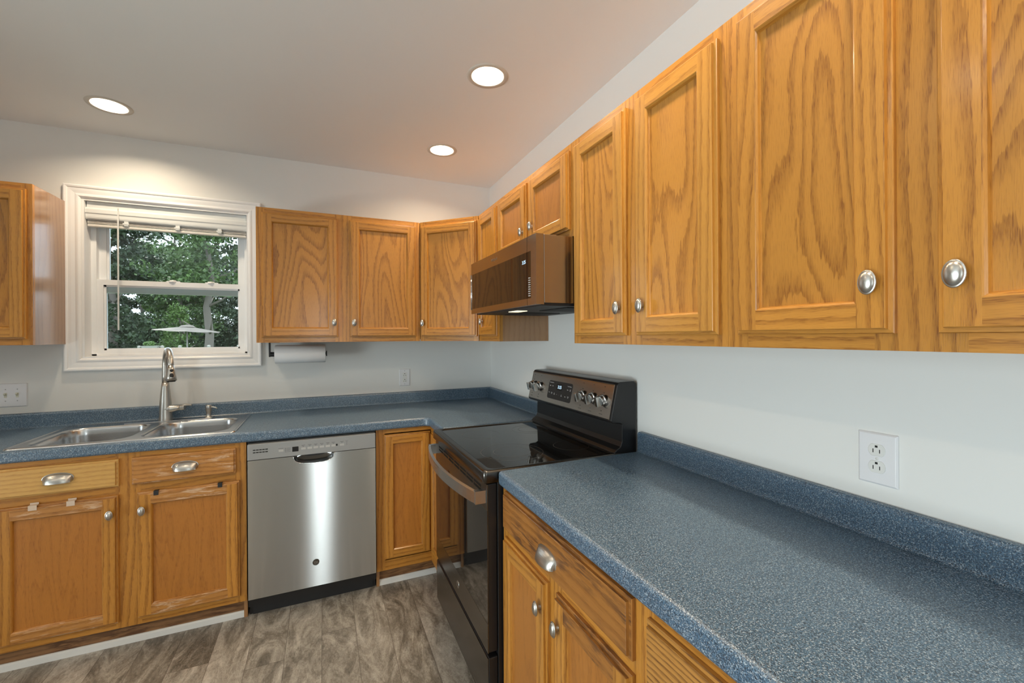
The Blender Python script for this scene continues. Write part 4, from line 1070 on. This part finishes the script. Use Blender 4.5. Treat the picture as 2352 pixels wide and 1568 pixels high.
b = t.mb(); b.box(-.6665, -.6535, -.0070, -.0082, 1.0885, 1.0945, 'ivory'); b.box(-.6665, -.6535, -.0070, -.0082, 1.0965, 1.1025, 'ivory'); t.part('test_button', b, parent=pl, weld=False)
b = t.mb()
for z in (1.050, 1.1435): b.lathe([(.0026, 0), (.0024, .0006), (.0004, .0008)], (-.660, -.0058, z), '-d', 'dw_plastic', 14)
t.part('screw', b, parent=pl, weld=False)
t = Thing('light_switch', 'white multi-gang light switch plate at the left edge, below the left wall cabinet', 'light switch', 'B', (-2.72, -.003, 1.093))
pl = plate(t, -2.802, -2.637, 1.031, 1.155)
for cx in (-2.767, -2.7205, -2.675):
    b = t.mb(); b.box(cx - .0055, cx + .0055, -.0056, -.0063, 1.0805, 1.1055, 'toggle'); b.prism([(-.006, 1.089), (-.0165, 1.0975), (-.0150, 1.1035), (-.006, 1.100)], 's', cx - .0036, cx + .0036, 'toggle'); t.part('toggle', b, parent=pl, weld=False)
    b = t.mb()
    for z in (1.063, 1.1235): b.lathe([(.0026, 0), (.0024, .0006), (.0004, .0008)], (cx, -.0058, z), '-d', 'dw_plastic', 14)
    t.part('screw', b, parent=pl, weld=False)

# ------------------------------------------------------------------ outside: deck rail, planter, parasol, trees
GZ = -1.0
g = MB(); g.box(-90, 40, .3, 120, GZ - .3, GZ, 'lawn'); o = structure('ground', g)
cy0, sy0 = math.cos(YAW), math.sin(YAW)
def outp(u, depth, v=None):
    """point of the outdoors seen at picture column u at this depth (used to lay the garden out)"""
    a = (u - W_ / 2) / F_PX
    p = Vector((-1.1922, -3.1347, 0)) + (Vector((sy0, cy0, 0)) + Vector((cy0, -sy0, 0)) * a) * depth
    return p
# railing on the far side of the deck
RY = 12.6
rx0, rx1 = -6.12, -1.2
top = 1.045
t = Thing('deck_railing', 'grey deck railing seen through the bottom of the sink window', 'railing', 'B', (-4, RY, GZ))
b = t.mb(); b.box(rx0, rx1, RY - .04, RY + .04, top - .04, top, 'deck_rail'); b.box(rx0, rx1, RY - .02, RY + .02, GZ + .15, GZ + .2, 'deck_rail')
x = rx0 + .1
while x < rx1: b.box(x, x + .03, RY - .015, RY + .015, GZ + .15, top - .03, 'deck_rail'); x += .14
t.part('rail', b, weld=False)
for x in (-6.08, -5.545, -5.12, -4.40, -3.62, -2.70, -1.70):
    b = t.mb(); b.box(x - .045, x + .045, RY - .05, RY + .05, GZ, top + .03, 'deck_rail'); b.lathe([(.062, 0), (.062, .015), (.045, .02), (.045, .075), (.058, .08), (.001, .10)], (x, RY, top + .03), 'z', 'planter', 12)
    t.part('post', b, weld=False)
px_ = -5.82
t = Thing('window_box_planter', 'pale flower box with a bushy green plant on the deck railing', 'planter', 'B', (px_, RY, top))
b = t.mb(); tq = top + .002; b.loops([[(px_ - .15, RY - .08, tq), (px_ + .15, RY - .08, tq), (px_ + .15, RY + .08, tq), (px_ - .15, RY + .08, tq)], [(px_ - .20, RY - .11, top + .125), (px_ + .20, RY - .11, top + .125), (px_ + .20, RY + .11, top + .125), (px_ - .20, RY + .11, top + .125)]], 'planter', smooth=False, cap0=True, cap1=True); t.part('box', b)
def leaves(mb, n, centre, rad, size, mat, clusters=None, rng=None, shell=.55):
    rng = rng or random
    for i in range(n):
        while True:
            q = Vector((rng.uniform(-1, 1), rng.uniform(-1, 1), rng.uniform(-1, 1)))
            if shell < q.length < 1: break
        c = Vector(centre) + Vector((q.x * rad[0], q.y * rad[1], q.z * rad[2]))
        s = size * rng.uniform(.6, 1.3)
        n_ = Vector((rng.uniform(-1, 1), rng.uniform(-1, 1), rng.uniform(-.2, 1.2))).normalized(); x = n_.orthogonal().normalized(); y = n_.cross(x)
        a = rng.uniform(0, 2 * PI); X = x * math.cos(a) + y * math.sin(a); Y = n_.cross(X)
        P = [c - X * s * .5, c - Y * s * .28 + X * s * .05, c + X * s * .5, c + Y * s * .28 + X * s * .05]
        mb.face([tuple(p) for p in P], mat)
b = t.mb(); leaves(b, 500, (px_ - .03, RY, top + .175), (.15, .10, .085), .05, 'leaf_bright', shell=.1); t.part('plant', b, weld=False)
# parasol
pc = outp(430, 16)
ux, uy = pc.x, pc.y
t = Thing('patio_umbrella', 'open beige patio umbrella standing outside beyond the deck railing', 'umbrella', 'B', (ux, uy, GZ))
R8 = 1.03; zc_, ze = 1.83, 1.66
b = t.mb(); rings = []
for q in (0, .12, .3, .5, .7, .85, 1.0):
    ring = []
    for k in range(48):
        a = 2 * PI * k / 48 + .2; seg = (k % 6) / 6.0; sag = math.sin(PI * seg)
        rr = R8 * q * (1 - .055 * sag); zz = zc_ - (zc_ - ze) * q - .04 * q * q * sag * .5 - .06 * q * math.cos(a + YAW)
        ring.append((ux + rr * math.cos(a), uy + rr * math.sin(a), zz))
    rings.append(ring)
b.loops(rings[1:], 'umbrella', cap0=False); cp = t.part('canopy', b)
b = t.mb(); b.loops([[(ux + r * math.cos(2 * PI * k / 8 + .2), uy + r * math.sin(2 * PI * k / 8 + .2), z) for k in range(8)] for r, z in ((.25, 1.80), (.18, 1.860), (.02, 1.885))], 'umbrella', smooth=False, cap1=True); t.part('vent_cap', b, parent=cp)
b = t.mb(); b.tube([(ux, uy, GZ + .05), (ux, uy, 1.86)], .024, 'deck_rail', 12); t.part('pole', b)
b = t.mb(); b.lathe([(.28, 0), (.28, .05), (.06, .10), (.05, .3)], (ux, uy, GZ), 'z', 'black_matte', 24); t.part('base', b)

# trees: three kinds, each with its own trunk and crown, copied
def tree(kind, label, u, depth, h, spread, mat, seed, n=5200, leaf=.22, low=.12):
    rng = random.Random(seed); p = outp(u, depth)
    t = Thing(kind, label, 'tree', 'B', (p.x, p.y, GZ), 'trees behind the garden')
    b = t.mb(); pts = [(p.x, p.y, GZ)]; rad = [.22]
    for k in range(1, 8): pts.append((p.x + rng.uniform(-.12, .12) * k * .5, p.y + rng.uniform(-.1, .1) * k * .5, GZ + h * .85 * k / 7)); rad.append(.22 * (1 - k / 8.5))
    b.tube(pts, rad, 'bark', 12); tr = t.part('trunk', b)
    for k in range(7):
        q = pts[2 + k % 5]; a = rng.uniform(0, 2 * PI); l = spread * rng.uniform(.4, .8)
        b = t.mb(); b.tube([q, (q[0] + math.cos(a) * l * .5, q[1] + math.sin(a) * l * .5, q[2] + l * .25), (q[0] + math.cos(a) * l, q[1] + math.sin(a) * l, q[2] + l * .6)], [.07, .045, .015], 'bark', 8); t.part('branch', b, parent=tr)
    b = t.mb(); nc = 95
    for k in range(nc):
        fr = rng.uniform(low, 1.0); zz = GZ + h * fr
        r_ = spread * (1 - abs(fr - .5) * .9) * rng.uniform(.25, 1.0); a = rng.uniform(0, 2 * PI)
        cr = rng.uniform(.55, 1.15) * spread * .33
        leaves(b, n // nc, (p.x + r_ * math.cos(a), p.y + r_ * math.sin(a), zz), (cr, cr, cr * .55), leaf, mat, rng=rng, shell=.2)
    t.part('foliage', b, weld=False)
    return t.o
tree('leafy_tree', 'bright leafy tree in the middle of the view through the sink window', 415, 31, 12.5, 3.3, 'leaf', 11, 15000, .25, low=.10)
tree('young_tree', 'fresh green young tree right behind the patio umbrella', 408, 24.5, 4.3, .95, 'leaf_bright', 5, 2600, .16, low=.2)
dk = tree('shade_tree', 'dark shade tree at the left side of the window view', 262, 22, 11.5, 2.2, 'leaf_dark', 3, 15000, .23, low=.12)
tree('leafy_tree', 'leafy tree with a pale bare trunk at the right of the window view', 480, 20, 10.5, 2.3, 'leaf', 21, 9000, .20, low=.42)
lab = ['second dark tree row, leftmost tree', 'dark tree straight behind the window wand', 'dark tree behind the bright leafy tree', 'dark tree behind the bare trunk on the right', 'dark tree filling the right background of the window view', 'far dark tree at the left edge of the woods', 'far dark tree right of the blind wand', 'far dark tree above the umbrella', 'far dark tree right of the bare trunk', 'far dark tree at the right edge of the woods', 'dark tree at the right edge of the window view',
       'dark tree beyond the right end of the deck', 'second dark tree beyond the right end of the deck', 'third dark tree beyond the right end of the deck', 'fourth dark tree beyond the right end of the deck']
src = outp(262, 22)
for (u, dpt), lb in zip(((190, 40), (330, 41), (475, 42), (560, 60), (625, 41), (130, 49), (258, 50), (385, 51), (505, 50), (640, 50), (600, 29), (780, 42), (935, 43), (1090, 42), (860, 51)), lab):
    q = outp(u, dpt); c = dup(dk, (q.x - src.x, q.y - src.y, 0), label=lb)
b = MB()
rg = random.Random(9)
for k in range(72):
    q = outp(90 + 15 * k, 35.8 + rg.uniform(-.5, .5))
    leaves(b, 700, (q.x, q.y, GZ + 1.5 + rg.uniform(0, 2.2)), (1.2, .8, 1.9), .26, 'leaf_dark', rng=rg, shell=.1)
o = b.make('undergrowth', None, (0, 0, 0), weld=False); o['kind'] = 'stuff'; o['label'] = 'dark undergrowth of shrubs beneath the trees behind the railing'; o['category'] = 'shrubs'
